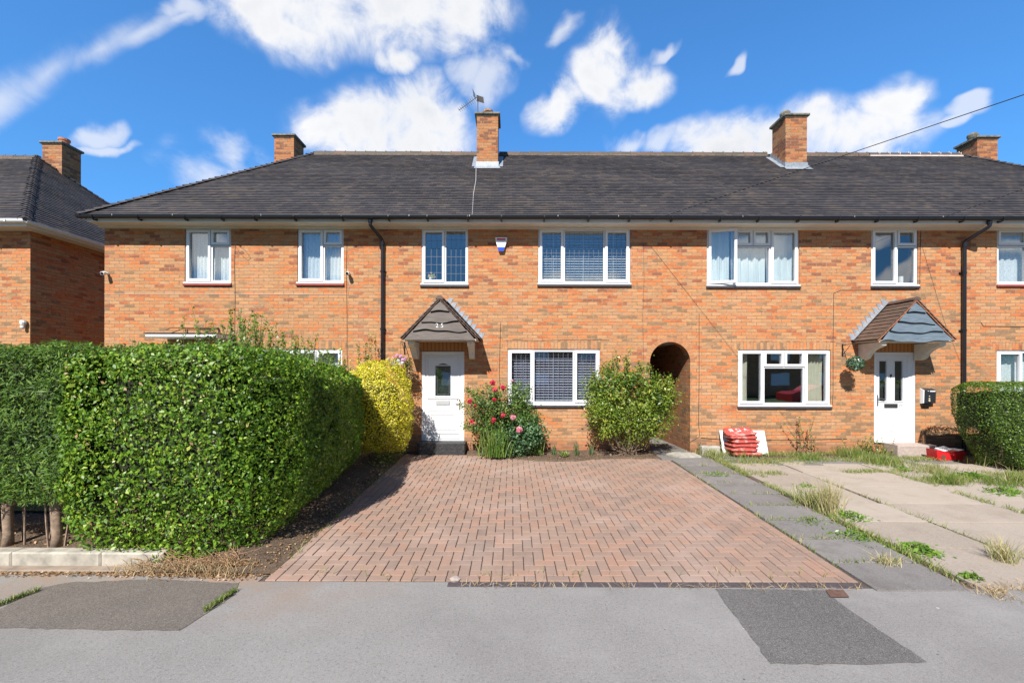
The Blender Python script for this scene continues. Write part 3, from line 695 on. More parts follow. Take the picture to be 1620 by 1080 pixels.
def hip_tiles(p0, p1, house, width=.12):
    b = MB(); p0, p1 = Vector(p0), Vector(p1); d = (p1-p0); L = d.length; d.normalize(); side = d.cross(Vector((0, 0, 1))).normalized(); up = side.cross(d).normalized()
    n = int(L/.155)
    for i in range(n):
        a = p0+d*(i*L/n); c = a+d*(L/n+.03); h = .045+random.uniform(-.006, .006); w = width*random.uniform(.85, 1.1); r = random.random()
        A = [a-side*w-up*.015, a-side*w*.45+up*h*.75, a+up*(h+.012), a+side*w*.45+up*h*.75, a+side*w-up*.015]
        C = [c-side*w*.7-up*.02, c-side*w*.35+up*h*.35, c+up*h*.5, c+side*w*.35+up*h*.35, c+side*w*.7-up*.02]
        m = len(b.v); b.v += [tuple(v) for v in A+C]
        for k in range(4): b.f.append((m+k+1, m+k, m+5+k, m+6+k)); b.r.append(r)
        b.f.append((m, m+1, m+2, m+3, m+4)); b.r.append(r)
    return b.build('hip_tiles', TILE, house)
def ridge_tiles(x0, x1, house, mat=RIDGE, y=RY, z=RZ, mortar=None, mh=.022):
    mortar = mortar or OLDM
    b = MB(); mo = MB(); x = x0
    while x < x1-.05:
        xe = min(x+.30, x1); r = random.random()*.8; lift = random.uniform(-.006, .006); rad = .14; A = []
        for (xx, rr) in ((x+.004, rad), (xe-.004, rad-.004)):
            A.append([(xx, y+rr*math.cos(PI*k/8)*-1.0, z-.095+lift+rr*math.sin(PI*k/8)) for k in range(9)])
        m = len(b.v); b.v += A[0]+A[1]
        for k in range(8): b.f.append((m+k, m+9+k, m+10+k, m+k+1)); b.r.append(r)
        b.f.append(tuple(m+k for k in range(8, -1, -1))); b.f.append(tuple(m+9+k for k in range(9))); b.r += [r, r]
        mo.box(xe-.007, xe+.007, y-.125, y+.125, z-.09, z-.02+mh); mo.box(xe-.007, xe+.007, y-.07, y+.07, z-.01, z+.026+mh)
        x += .30
    mo.box(x0, x1, y-.148, y+.148, z-.13, z-.085)
    o = b.build('ridge_tiles', mat, house, smooth=False); mo.build('ridge_mortar', mortar, o); return o
def chimney(house, x0, x1, y0, y1, z0, zt, pot=None, mat=BRICKC, label=None, flash=True, roofy=None, side=0, loc=None):
    b = MB(); b.box(x0, x1, y0, y1, z0, zt-.30); b.box(x0-.0, x1, y0, y1, zt-.2995, zt-.085)
    o = b.build('chimney', mat, house)
    if label: tag(o, label)
    c = MB(); e = .055; cm = MB(); N_ = 8
    cm.box(x0-.02, x1+.02, y0-.02, y1+.02, zt-.085, zt-.055)
    cm.bbox(x0-e, x1+e, y0-e, y1+e, zt-.055, zt+.005, .01)
    c2 = cm.build('chimney_cap', CONCD, o)
    f = MB(); cx, cy = (x0+x1)/2, (y0+y1)/2
    f.face([(x0-.02, y0-.02, zt+.004), (x1+.02, y0-.02, zt+.004), (cx+.14, cy-.14, zt+.05), (cx-.14, cy-.14, zt+.05)]); f.face([(x1+.02, y0-.02, zt+.004), (x1+.02, y1+.02, zt+.004), (cx+.14, cy+.14, zt+.05), (cx+.14, cy-.14, zt+.05)])
    f.face([(x1+.02, y1+.02, zt+.004), (x0-.02, y1+.02, zt+.004), (cx-.14, cy+.14, zt+.05), (cx+.14, cy+.14, zt+.05)]); f.face([(x0-.02, y1+.02, zt+.004), (x0-.02, y0-.02, zt+.004), (cx-.14, cy-.14, zt+.05), (cx-.14, cy+.14, zt+.05)]); f.face([(cx-.14, cy-.14, zt+.05), (cx+.14, cy-.14, zt+.05), (cx+.14, cy+.14, zt+.05), (cx-.14, cy+.14, zt+.05)])
    f.build('flaunching', CONC, o)
    if pot == 'terracotta':
        p = MB(); p.lathe((x0+.34, y0+.34, zt+.02), [(.13, 0), (.13, .17), (.15, .175), (.15, .23), (.11, .23), (.105, .1)], 16); p.build('chimney_pot', TERRA, o, smooth=False)
    elif pot == 'cowl':
        p = MB(); px_ = x0+.17; p.lathe((px_, y0+.30, zt), [(.085, 0), (.085, .09), (.12, .10), (.135, .15), (.135, .19), (.12, .21), (.10, .235), (.03, .25)], 16); p.build('chimney_pot', CONCD, o)
    elif pot == 'banded':
        p = MB(); p.lathe((cx+.0, y0+.25, zt), [(.14, 0), (.14, .04), (.11, .05), (.11, .14), (.14, .145), (.145, .19), (.12, .2), (.10, .2)], 16); p.build('chimney_pot', simple('stained_clay_pot', (.32, .2, .14), .8, .6, 18), o)
    elif pot == 'low':
        p = MB(); p.lathe((cx+.06, y0+.25, zt+.02), [(.15, 0), (.14, .05), (.10, .085), (.03, .1)], 14); p.build('chimney_pot', simple('buff_clay', (.5, .34, .2), .8, .3, 15), o)
    if flash:
        fl = MB(); t = (RZ-EZ)/(RY-EY); zf = EZ+(y0-EY)*t
        fl.box(x0-.02, x1+.02, y0-.012, y0-.003, zf-.02, zf+.16); 
        fl.face([(x0-.05, y0-.012, zf+.035), (x0-.07, y0-.16, zf+.035-.16*t+.012), (x1+.07, y0-.16, zf+.035-.16*t+.012), (x1+.05, y0-.012, zf+.035)])
        k = y0
        while k < y1:
            za = EZ+(k-EY)*t
            for (xx, sg) in ((x0-.004, -1), (x1+.004, 1)):
                a = [(xx, k, za), (xx, k+.12, za+.12*t), (xx, k+.12, za+.12*t+.10), (xx, k+.02, za+.22)]; fl.face(a if sg > 0 else a[::-1])
                g_ = [(xx, k, za+.032), (xx+sg*.13, k, za+.03), (xx+sg*.13, k+.12, za+.12*t+.03), (xx, k+.12, za+.12*t+.032)]; fl.face(g_ if sg > 0 else g_[::-1])
            k += .12
        fl.build('flashing', FLASH, o)
    return o
def gutter(house, x0, x1, mat=BLACKP, y=9.565, ztop=5.375, r=.058, left_cap=True, brack=.95, EYo=0, joints=True):
    b = MB(); N_ = 8; y += EYo; n = max(1, int((x1-x0)/.5)); sag = lambda x: .006*math.sin(x*.55+1)
    for (rr, fl) in ((r, 1), (r-.006, -1)):
        m = len(b.v)
        for i in range(n+1):
            x = x0+(x1-x0)*i/n
            for k in range(N_+1): t = PI+PI*k/N_; b.v.append((x, y+rr*math.cos(t), ztop+sag(x)+rr*1.15*math.sin(t)))
        for i in range(n):
            for k in range(N_):
                a = m+i*(N_+1)+k; q = (a, a+1, a+N_+2, a+N_+1); b.f.append(q[::-fl]); b.r.append(.5)
    for i in range(n):
        xa = x0+(x1-x0)*i/n; xb = x0+(x1-x0)*(i+1)/n
        b.face([(xa, y-r-.004, ztop-.004+sag(xa)), (xb, y-r-.004, ztop-.004+sag(xb)), (xb, y-r-.004, ztop+.010+sag(xb)), (xa, y-r-.004, ztop+.010+sag(xa))])
        b.face([(xa, y-r-.004, ztop+.010+sag(xa)), (xb, y-r-.004, ztop+.010+sag(xb)), (xb, y-r+.006, ztop+.010+sag(xb)), (xa, y-r+.006, ztop+.010+sag(xa))])
    for xe in ((x0,) if left_cap else ()): b.prism([(y+r*math.cos(PI+PI*k/8), ztop+sag(xe)+r*1.15*math.sin(PI+PI*k/8)) for k in range(9)], 'x', xe-.008, xe)
    o = b.build('gutter', mat, house, smooth=False)
    x = x0+.35
    while x < x1:
        c = MB()
        if mat is BLACKP:
            c.prism([(y-r-.008, ztop+.012), (y-r-.010, ztop-.03), (y-.03, ztop-.085), (y+.005, ztop-.10), (y+.075, ztop-.095), (y+.075, ztop-.05), (y+.0, ztop-.078), (y-r, ztop-.03)], 'x', x-.014, x+.014)
        else: c.box(x-.014, x+.014, y-r-.008, y-r-.003, ztop-.05, ztop+.015)
        x += brack*random.uniform(.75, 1.15); c.build('gutter_bracket', mat, o)
    if joints and mat is BLACKP:
        x = x0+.8
        while x < x1: jn = MB(); jn.box(x-.006, x+.006, y-r-.009, y-r-.0045, ztop-.022, ztop+.014); x += random.choice([1.3, 1.9, 2.4]); jn.build('gutter_clip', FLASH, o)
    return o
def eaves(house, x0, x1, EYo=0, leftcap=False):
    b = MB(); b.box(x0, x1, 9.645+EYo, 9.665+EYo, WALLTOP, 5.40); b.build('fascia', WHITEP, house)
    s = MB(); s.face([(x0, 9.66+EYo, WALLTOP+.001), (x0, 10.0+EYo, WALLTOP+.001), (x1, 10.0+EYo, WALLTOP+.001), (x1, 9.66+EYo, WALLTOP+.001)]); s.box(x0, x1, 9.9+EYo, 9.998+EYo, WALLTOP-.035, WALLTOP, skip='')
    s.build('soffit', SOFFIT, house)
def downpipe(house, px, ztop=5.30, zb=.25, dirx=.17):
    x = WX(px); b = MB(); xt = x-dirx
    b.tube([(xt, 9.60, 5.32), (xt, 9.60, 5.20), (xt+dirx*.1, 9.63, 5.17), (x-dirx*.1, 9.90, 4.985), (x, 9.93, 4.94), (x, 9.93, zb)], .036, 10)
    b.tube([(xt, 9.60, 5.33), (xt, 9.60, 5.25)], .046, 10); b.tube([(x, 9.93, 4.93), (x, 9.93, 4.84)], .043, 10)
    for z in (4.3, 3.0, 1.7): b.tube([(x, 9.93, z), (x, 9.93, z-.05)], .042, 10); b.box(x-.065, x+.065, 9.965, 9.998, z-.04, z-.01)
    return b.build('downpipe', BLACKP, house)

XA, XB, XC, XD, XE = -9.214, -3.02, 4.15, 10.22, 16.65
# window openings on the front wall (pixels of the photograph's wall plane): px0, px1, py0, py1
WINS = {'W1': (292, 365, 361, 449), 'W2': (470, 543, 361, 449), 'W3': (666, 740, 361, 451), 'W4': (851, 997, 361, 450.5), 'W5': (1118, 1264, 361, 453), 'W6': (1378, 1452, 361, 453), 'W7': (1577, 1723, 361, 451),
        'G1': (395, 541, 552, 640), 'G2': (803, 949, 552, 641), 'G3': (1168, 1314, 553, 643), 'G4': (1577, 1723, 554, 645)}
def hole(k):
    a = WINS[k]; c = (a[0]+a[1])/2; return (WX(a[0]), WX(a[1]), WZ(c, a[3]), WZ(c, a[2]) if a[2] > 400 else WALLTOP)
D25 = (WX(667), WX(734.5), .44, WZ(700, 541)); D27 = (WX(1383), WX(1449), .40, WZ(1415, 543)); D23 = (WX(255), WX(320), .42, 2.52)
def house_shell(h, x0, x1, holes, le, re, arch=None):
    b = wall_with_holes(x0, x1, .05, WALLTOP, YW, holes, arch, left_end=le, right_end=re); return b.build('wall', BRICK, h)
def backwalls(h, x0, x1, left=False, right=False):
    b = MB(); yb = 2*RY-EY-.36
    b.box(x0, x1, yb-.25, yb, .05, WALLTOP)
    if left: b.box(x0, x0+.25, YW+.2501, yb-.2501, .05, WALLTOP)
    if right: b.box(x1-.25, x1, YW+.2501, yb-.2501, .05, WALLTOP)
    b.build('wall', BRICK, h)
H1 = thing('terraced_house', ((XA+XB)/2, 10, .2), 'left end brick house of the terrace behind the tall green hedge, with hipped dark roof', 'house', 'houses of the brick terrace')
H2 = thing('terraced_house', ((XB+XC)/2, 10, .2), 'brick house with brown boarded canopy numbered 25 over its white door, beside the arched passage', 'house', 'houses of the brick terrace')
H3 = thing('terraced_house', ((XC+XD)/2, 10, .2), 'brick house with blue grey boarded canopy and white door, right of the arched passage', 'house', 'houses of the brick terrace')
H4 = thing('terraced_house', ((XD+XE)/2, 10, .2), 'right end brick house behind the small clipped hedge, cut off by the right frame edge', 'house', 'houses of the brick terrace')
ARCH = (WX(1028), WX(1092), 2.25)
house_shell(H1, XA, XB, [hole('W1'), hole('W2'), hole('G1'), D23], True, False)
house_shell(H2, XB, XC, [hole('W3'), hole('W4'), hole('G2'), D25], False, False, ARCH)
house_shell(H3, XC, XD, [hole('W5'), hole('W6'), hole('G3'), D27], False, False)
house_shell(H4, XD, XE, [hole('W7'), hole('G4')], False, True)
backwalls(H1, XA, XB, left=True); backwalls(H2, XB, XC); backwalls(H3, XC, XD); backwalls(H4, XD, XE, right=True)
# roofs
XLC, XLR = -9.37, -5.86; XRC, XRR = 16.8, 13.30
b = MB(); roof_range(b, 0, XB, hipL=(XLC, XLR)); hip_end(b, XLC, XLR, -1); RF1 = b.build('roof', TILE, H1)
b = MB(); roof_range(b, XB, XC); RF2 = b.build('roof', TILE, H2)
b = MB(); roof_range(b, XC, XD); RF3 = b.build('roof', TILE, H3)
b = MB(); roof_range(b, XD, 0, hipR=(XRC, XRR)); hip_end(b, XRC, XRR, 1); RF4 = b.build('roof', TILE, H4)
hip_tiles((XLC-.02, EY-.02, EZ+.01), (XLR, RY, RZ), RF1); hip_tiles((XRC, EY, EZ+.01), (XRR, RY, RZ), RF4)
hip_tiles((XLC, 2*RY-EY, EZ+.01), (XLR, RY, RZ), RF1)
ridge_tiles(XLR, XB, RF1); ridge_tiles(XB, -.99, RF2); ridge_tiles(-.40, XC, RF2); ridge_tiles(XC, 7.52, RF3); ridge_tiles(8.11, 10.2, RF3); ridge_tiles(10.55, XRR, RF4, RIDGEN, mortar=simple('fresh_mortar', (.72, .58, .5), .8, .05, 20), mh=.03); ridge_tiles(XD, 10.55, RF4)
for h, a, c in ((H1, XLC+.10, XB), (H2, XB, XC), (H3, XC, XD), (H4, XD, XRC-.08)): eaves(h, a, c)
gutter(H1, XLC-.03, XB); gutter(H2, XB, XC, left_cap=False); gutter(H3, XC, XD, left_cap=False); gutter(H4, XD, XRC, left_cap=False)
downpipe(H1, 606); downpipe(H3, 1520.5, dirx=-.20)
chimney(RF1, WX(433)*13.3/10, WX(464)*13.3/10, 13.3, 13.92, 6.0, 9.15, 'low', flash=False)
chimney(RF2, -.985, -.40, 12.16, 12.78, 7.0, 9.14, 'banded'); chimney(RF3, 7.50, 8.09, 12.16, 12.78, 7.0, 9.13, 'cowl')
chimney(RF4, 13.97, 14.58, 13.3, 13.92, 6.0, 9.15, 'cowl', flash=False)
b = MB(); a, c = Vector((-.99, 12.02, EZ+(12.02-EY)*SU.z/SU.y+.03)), Vector((-.875, 9.62, EZ+.05))
b.tube([a, a.lerp(c, .3)+Vector((.02, 0, .0)), a.lerp(c, .6)+Vector((-.01, 0, .0)), c], .006, 5); tag(b.build('roof_cable', PALECABLE, loc=tuple(a)), 'thin pale cable running down the roof tiles below the middle chimney', 'cable')
# windows
C2 = [(0, .56, 0, 1, 'c'), (.56, 1, .70, 1, 'c'), (.56, 1, 0, .70, 'f')]
C2m = [(0, .5, 0, 1, 'c'), (.5, 1, 0, 1, 'f')]
C3 = [(0, .27, 0, 1, 'c'), (.27, .73, 0, 1, 'f'), (.73, 1, 0, 1, 'c')]
C5 = [(0, .27, 0, 1, 'c'), (.27, .50, .70, 1, 'c'), (.50, .73, .70, 1, 'c'), (.27, .73, 0, .70, 'f'), (.73, 1, 0, 1, 'c')]
C5o = [(0, .30, 0, 1, 'o')]+[(.30, .50, .70, 1, 'c'), (.50, .70, .70, 1, 'c'), (.30, .70, 0, .70, 'f'), (.70, 1, 0, 1, 'c')]
o, q1 = window(H1, *WINS['W1'], C2, REDSILL); o, q2 = window(H1, *WINS['W2'], C2, REDSILL); o, qg1 = window(H1, *WINS['G1'], C5, DARKSILL)
o, q3 = window(H2, *WINS['W3'], C2m, DARKSILL, [(3, 6), (4, 6)]); o, q4 = window(H2, *WINS['W4'], C3, DARKSILL, [(4, 7), (8, 7), (4, 7)]); o, qg2 = window(H2, *WINS['G2'], C3, DARKSILL, [(4, 7), (8, 7), (4, 7)])
o, q5 = window(H3, *WINS['W5'], C5o, DARKSILL, label='wide upper window with its left casement standing open'); o, q6 = window(H3, *WINS['W6'], C2, DARKSILL); o, qg3 = window(H3, *WINS['G3'], C5, DARKSILL)
CW7 = [(0, .33, .70, 1, 'c'), (0, .33, 0, .70, 'f'), (.33, .67, 0, 1, 'c'), (.67, 1, 0, 1, 'f')]
o, q7 = window(H4, *WINS['W7'], CW7, REDSILL); o, qg4 = window(H4, *WINS['G4'], C3, DARKSILL)
for (h, q) in ((H1, qg1), (H2, qg2), (H3, qg3), (H4, qg4)):
    b = MB(); b.box(q[0]-.1, q[1]+.1, YW-.003, YW+.01, q[3]+.002, q[3]+.20); b.build('lintel', SOLDIER, h)
# things behind the panes
g = 'white net curtains of the left end house'
drape(q1[0]+.05, q1[0]+.62, q1[2]+.08, q1[3]-.02, 10.20, 7, .018, NET, 'net_curtain', 'patterned white net curtain in the upper window furthest left', 'curtain', g)
drape(q1[0]+.60, q1[1]-.05, q1[2]+.08, q1[3]-.02, 10.23, 5, .02, NET, 'net_curtain', 'white net curtain behind the narrower right pane of the leftmost upper window', 'curtain', g)
drape(q2[0]+.05, q2[1]-.05, q2[2]+.08, q2[3]-.02, 10.20, 11, .018, NET, 'net_curtain', 'white net curtain in the upper window just left of the long black downpipe', 'curtain', g)
drape(q5[0]+.05, q5[0]+.62, q5[2]+.02, q5[3]-.02, 10.20, 3, .035, SHEET, 'bedroom_curtain', 'white curtain behind the open casement of the wide upper window', 'curtain', 'white curtains in the window with the open casement', hem=.03)
drape(q5[0]+.64, q5[0]+1.42, q5[2]+.06, q5[3]-.02, 10.22, 4, .03, SHEET, 'bedroom_curtain', 'white curtain filling the middle of the wide upper window with small vents', 'curtain', 'white curtains in the window with the open casement', hem=.03)
drape(q5[0]+1.44, q5[1]-.05, q5[2]+.06, q5[3]-.02, 10.20, 4, .03, SHEET, 'bedroom_curtain', 'white curtain at the right side of the window with the open casement', 'curtain', 'white curtains in the window with the open casement')
drape(q7[0]+.05, q7[1], q7[2]+.08, q7[3]-.02, 10.22, 14, .018, NET, 'net_curtain', 'pale net curtain in the upper window at the right frame edge', 'curtain')
drape(qg4[0]+.05, qg4[1], qg4[2]+.08, qg4[3]-.12, 10.22, 14, .018, NET, 'net_curtain', 'pale net curtain in the ground floor window above the small clipped hedge', 'curtain')
drape(qg1[0]+.05, qg1[1]-.05, qg1[2]+.08, qg1[3]-.02, 10.22, 14, .018, NET, 'net_curtain', 'net curtain in the ground floor window half hidden by the tall hedge', 'curtain')
drape(qg3[0]+.11, qg3[0]+.30, qg3[2]+.02, qg3[3]-.02, 10.20, 2, .03, CREAM, 'living_room_curtain', 'narrow cream curtain drawn to the left side of the five pane window', 'curtain', 'cream curtains of the ground floor window beside the sacks')
drape(qg3[1]-.45, qg3[1]-.06, qg3[2]+.02, qg3[3]-.02, 10.20, 5, .035, CREAM, 'living_room_curtain', 'wide cream pleated curtain at the right side of the five pane window', 'curtain', 'cream curtains of the ground floor window beside the sacks')
blind(q4[0]+.06, q4[1]-.06, q4[2]+.05, q4[3]-.03, 10.19, SLAT, 'pale venetian blind in the wide upper leaded window', .058, 32)
blind(qg2[0]+.06, qg2[1]-.06, qg2[2]+.07, qg2[3]-.04, 10.19, SLATB, 'bluish venetian blind in the leaded ground floor window between rose and shrub', .060, 30)
b = MB(); b.lathe((q6[1]-.22, 10.2, q6[2]+.10), [(.05, 0), (.05, .16), (.045, .165)], 14); tag(b.build('white_jar', WHITEP, loc=(q6[1]-.22, 10.2, q6[2]+.1)), 'white cylindrical jar standing behind the narrow upper window above the grey canopy', 'jar')
b = MB(); c0 = Vector((q3[0]+.18, 10.16, q3[2]+.12)); b.lathe(c0, [(.03, 0), (.04, .06), (.035, .08)], 10)
vase = b.build('vase', WHITEP, loc=tuple(c0)); tag(vase, 'little vase of yellow flowers behind the leaded window above the numbered canopy', 'vase')
b = MB()
for i in range(26):
    p = c0+Vector((random.gauss(0, .055), random.gauss(0, .02), .12+random.gauss(0, .03))); s = .018
    b.face([p+Vector((-s, 0, -s)), p+Vector((s, .005, -s)), p+Vector((s, 0, s)), p+Vector((-s, -.005, s))], random.random())
b.build('flowers', leaf_mat('yellow_petals', [(0, (.25, .35, .04)), (.4, (.6, .55, .08)), (.75, (.8, .6, .1)), (1, (.75, .4, .35))], .6, 0), vase)
# passage: tunnel through the terrace beside house 25
b = MB(); ax0, ax1, sp = ARCH; ya, yb = YW+.2502, 14.0; r_ = (ax1-ax0)/2; cx = (ax0+ax1)/2
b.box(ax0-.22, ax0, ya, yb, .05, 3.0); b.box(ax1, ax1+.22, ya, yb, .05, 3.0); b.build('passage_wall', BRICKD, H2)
b = MB(); b.box(ax0-.0, ax1+.0, ya, yb, 2.72, 2.8); b.build('passage_ceiling', SOFFIT, H2)
b = MB()
for i in range(9): b.box(ax0+.005+i*.1, ax0+.095+i*.1, 13.6, 13.63, .25, 2.2)
b.box(ax0, ax1, 13.632, 13.67, .5, .6); b.box(ax0, ax1, 13.632, 13.67, 1.8, 1.9)
b.build('passage_gate', BOARD25, H2)
b = MB(); b.box(ax0-.0, ax1+.0, 9.2, 14, gz(10)-.03, gz(10)+.018); tag(b.build('passage_path', SLABG), kind='structure')
b = MB()
for i in range(22):       # arch ring of bricks on edge, a few millimetres proud
    t0, t1 = PI*i/22+.008, PI*(i+1)/22-.008
    q = [(cx-(r_+a)*math.cos(t), sp+(r_+a)*math.sin(t)) for a, t in ((0, t0), (.105, t0), (.105, t1), (0, t1))]
    b.prism(q, 'y', YW-.003, YW+.02, random.random())
def _rb():
    M = Mat('arch_bricks'); M.set('Base Color', M.mix(M.math('MULTIPLY', M.noise(38, 5, .7), .5), M.ramp(M.attr(), [(0, (.42, .21, .10)), (.5, (.50, .22, .09)), (1, (.36, .15, .07))]), (.28, .16, .09))).set('Roughness', .9); return M.m
b.build('arch_ring', _rb(), H2)

# canopies over the doors
def canopy(house, cx, label, board, number=None, slate=False):
    yf, yw = 9.35, 9.998; hw = .80; ze, za = 2.70, 3.545; root = None
    # gable boards with waney lower edges, lapping downward
    b = MB(); levels = [ze, ze+.20, ze+.39, ze+.60, za-.03]
    rise = (za-.03-ze)
    for i in range(4):
        zb, zt_ = levels[i], levels[i+1]
        wb = (hw-.05)*(1-(zb-ze)/rise); wt = max(.015, (hw-.05)*(1-(zt_-ze)/rise)); N_ = 22; ph = random.random()*6; yy = yf-.040+.003*i
        lowf = lambda x, i=i, ph=ph: (0 if (i == 0 and not slate) else .022*math.sin(x*5+ph)+.012*math.sin(x*13+ph*2))
        wb2 = wb
        top, bot = [], []
        for k in range(N_+1):
            s = -1+2*k/N_; bot.append((cx+s*wb2, zb-.018+lowf(s*wb2))); top.append((cx+s*wt, zt_))
        for k in range(N_):
            q = [(bot[k][0], yy-.034, bot[k][1]), (bot[k+1][0], yy-.034, bot[k+1][1]), (top[k+1][0], yy+.016, top[k+1][1]), (top[k][0], yy+.016, top[k][1])]; b.face(q, .3+.1*i)
            b.face([(bot[k][0], yy+.028, bot[k][1]+.002), (bot[k+1][0], yy+.028, bot[k+1][1]+.002), q[1], q[0]], .3)
    gb = b.build('door_canopy', board, house); tag(gb, label)
    # tiled slopes
    t = MB(); s_len = math.hypot(hw+.02, za-ze); 
    for sg in (-1, 1):
        s = Vector((-sg*(hw+.02), 0, za-ze)).normalized(); n = Vector((sg*(za-ze), 0, hw+.02)).normalized()
        k = 0; org = Vector((cx+sg*(hw+.02), 0, ze+.02))
        while k*.115 < s_len-.03:
            s0 = k*.115; y = yf-.055+(.08 if k % 2 else 0)
            ys = [yf-.055]+([yf+.05] if k % 2 else [])
            yy = yf-.055; first = True
            while yy < yw:
                w_ = .11 if (k % 2 and first) else .165; y2 = min(yy+w_-.004, yw); first = False
                h = .028+random.uniform(-.003, .003); r = random.random()
                A = org+s*(s0-.01); B = org+s*min(s0+.13, s_len+.01)
                p = [A+n*h, B+n*.010]; lo = A+n*(h-.016)
                Q = [(p[0].x, yy, p[0].z), (p[0].x, y2, p[0].z), (p[1].x, y2, p[1].z), (p[1].x, yy, p[1].z)]
                t.face(Q if sg > 0 else Q[::-1], r)
                E = [(lo.x, yy, lo.z), (lo.x, y2, lo.z), Q[1], Q[0]]; t.face(E if sg > 0 else E[::-1], r)
                Fb = B+n*-.006
                E = [(p[0].x, yy, p[0].z), (p[1].x, yy, p[1].z), (Fb.x, yy, Fb.z), (lo.x, yy, lo.z)]; t.face(E, r)
                yy += w_
            k += 1
        A = org; B = org+s*s_len
        t.face([(A.x, yf-.03, A.z-.012), (A.x, yw, A.z-.012), (B.x, yw, B.z-.012), (B.x, yf-.03, B.z-.012)], .1)
    # ridge of half-round tiles
    y = yf-.06
    while y < yw-.02:
        y2 = min(y+.30, yw); r = random.random(); m = len(t.v)
        for yy in (y+.003, y2-.003):
            for k in range(9): a = PI*k/8; t.v.append((cx-.085*math.cos(a), yy, za+.0+.075*math.sin(a)))
        for k in range(8): t.f.append((m+k, m+k+1, m+10+k, m+9+k)); t.r.append(r)
        t.f.append(tuple(m+k for k in range(9))); t.r.append(r); y += .30
    t.build('canopy_tiles', CTILE, gb)
    e = MB()      # terracotta undercloak showing at the verge
    for sg in (-1, 1):
        A = Vector((cx+sg*(hw+.005), 0, ze+.012)); B = Vector((cx, 0, za+.005)); n_ = 9
        for k in range(n_):
            p = A.lerp(B, k/n_); q = A.lerp(B, (k+.93)/n_); dz = random.uniform(-.004, .004)
            e.prism([(p.x, p.z-.028+dz), (p.x, p.z-.004+dz), (q.x, q.z-.004+dz), (q.x, q.z-.028+dz)], 'y', yf-.05, yf+.02)
    e.build('verge', EDGET if slate else simple('verge_brown', (.10, .06, .045), .8, .3, 20), gb)
    f = MB()      # stepped lead flashing against the wall
    for sg in (-1, 1):
        A = Vector((cx+sg*(hw+.03), 0, ze+.03)); B = Vector((cx+sg*.02, 0, za+.06)); n_ = 9; d = (B-A)/n_; nn = Vector((sg*abs(d.z), 0, abs(d.x))).normalized()
        for k in range(n_):
            p = A+d*k; q = A+d*(k+1)
            f.face([(p.x, yw-.003-.002*(k % 2), p.z), (q.x, yw-.003-.002*(k % 2), q.z), (q.x+nn.x*.10, yw-.003, q.z+.075), (q.x+nn.x*.125-d.x*.9, yw-.003, q.z+.075)])
        f.face([(A.x+nn.x*.035, yw-.09, A.z+nn.z*.035), (A.x+nn.x*.035, yw-.004, A.z+nn.z*.04), (B.x+nn.x*.035, yw-.004, B.z+nn.z*.04), (B.x+nn.x*.035, yw-.09, B.z+nn.z*.035)])
    f.build('flashing', FLASH, gb)
    s = MB(); s.box(cx-hw+.02, cx+hw-.02, yf+.0, yw, ze-.012, ze+.01); s.box(cx-hw+.04, cx+hw-.04, yf-.012, yf+.02, ze-.035, ze-.0125); s.build('canopy_soffit', SOFFIT, gb)
    for sg in (-1, 1):       # curved gallows brackets
        xb = cx+sg*(hw-.17); prof = [(yw, ze-.036), (yf+.03, ze-.036), (yf+.03, ze-.10), (yf+.10, ze-.13), (yf+.24, ze-.17), (yf+.36, ze-.25), (yf+.44, ze-.36), (yw-.10, ze-.40), (yw, ze-.40)]
        q = MB(); q.prism(prof, 'x', xb-.06, xb+.06); q.build('bracket', CREAMP, gb)
    if number:
        for i, ch in enumerate(number):
            cu = bpy.data.curves.new('house_number', 'FONT'); cu.body = ch; cu.size = .125; cu.extrude = .004; cu.align_x = 'CENTER'
            tmp = bpy.data.objects.new('house_number', cu); col.objects.link(tmp); dg = bpy.context.evaluated_depsgraph_get()
            me = bpy.data.meshes.new_from_object(tmp.evaluated_get(dg)); bpy.data.objects.remove(tmp); bpy.data.curves.remove(cu)
            mt = Matrix.Translation((cx-.055+i*.105, yf-.052, ze+.245)) @ Matrix.Rotation(PI/2, 4, 'X'); me.transform(mt); me.transform(Matrix.Translation(-WLOC[gb.name]))
            me.materials.clear(); me.name = 'house_number'; me.materials.append(WHITEP); o = bpy.data.objects.new('house_number', me); col.objects.link(o); o.parent = gb; WLOC[o.name] = WLOC[gb.name]
    return gb
cp25 = canopy(H2, -1.523, 'brown waney board canopy with the number 25', BOARD25, '25')
cp27 = canopy(H3, 8.508, 'blue grey waney board canopy', BOARD27, None, True)
b = MB(); b.box(D25[0], D25[1], YW+.01, YW+.04, WZ(700, 555), D25[3]); b.build('door_head_boards', WOODP, H2)
b = MB(); b.box(D27[0]-.01, D27[1]+.01, YW+.01, YW+.04, WZ(1415, 556.5), D27[3]); b.build('door_head_boards', WOODP, H3)

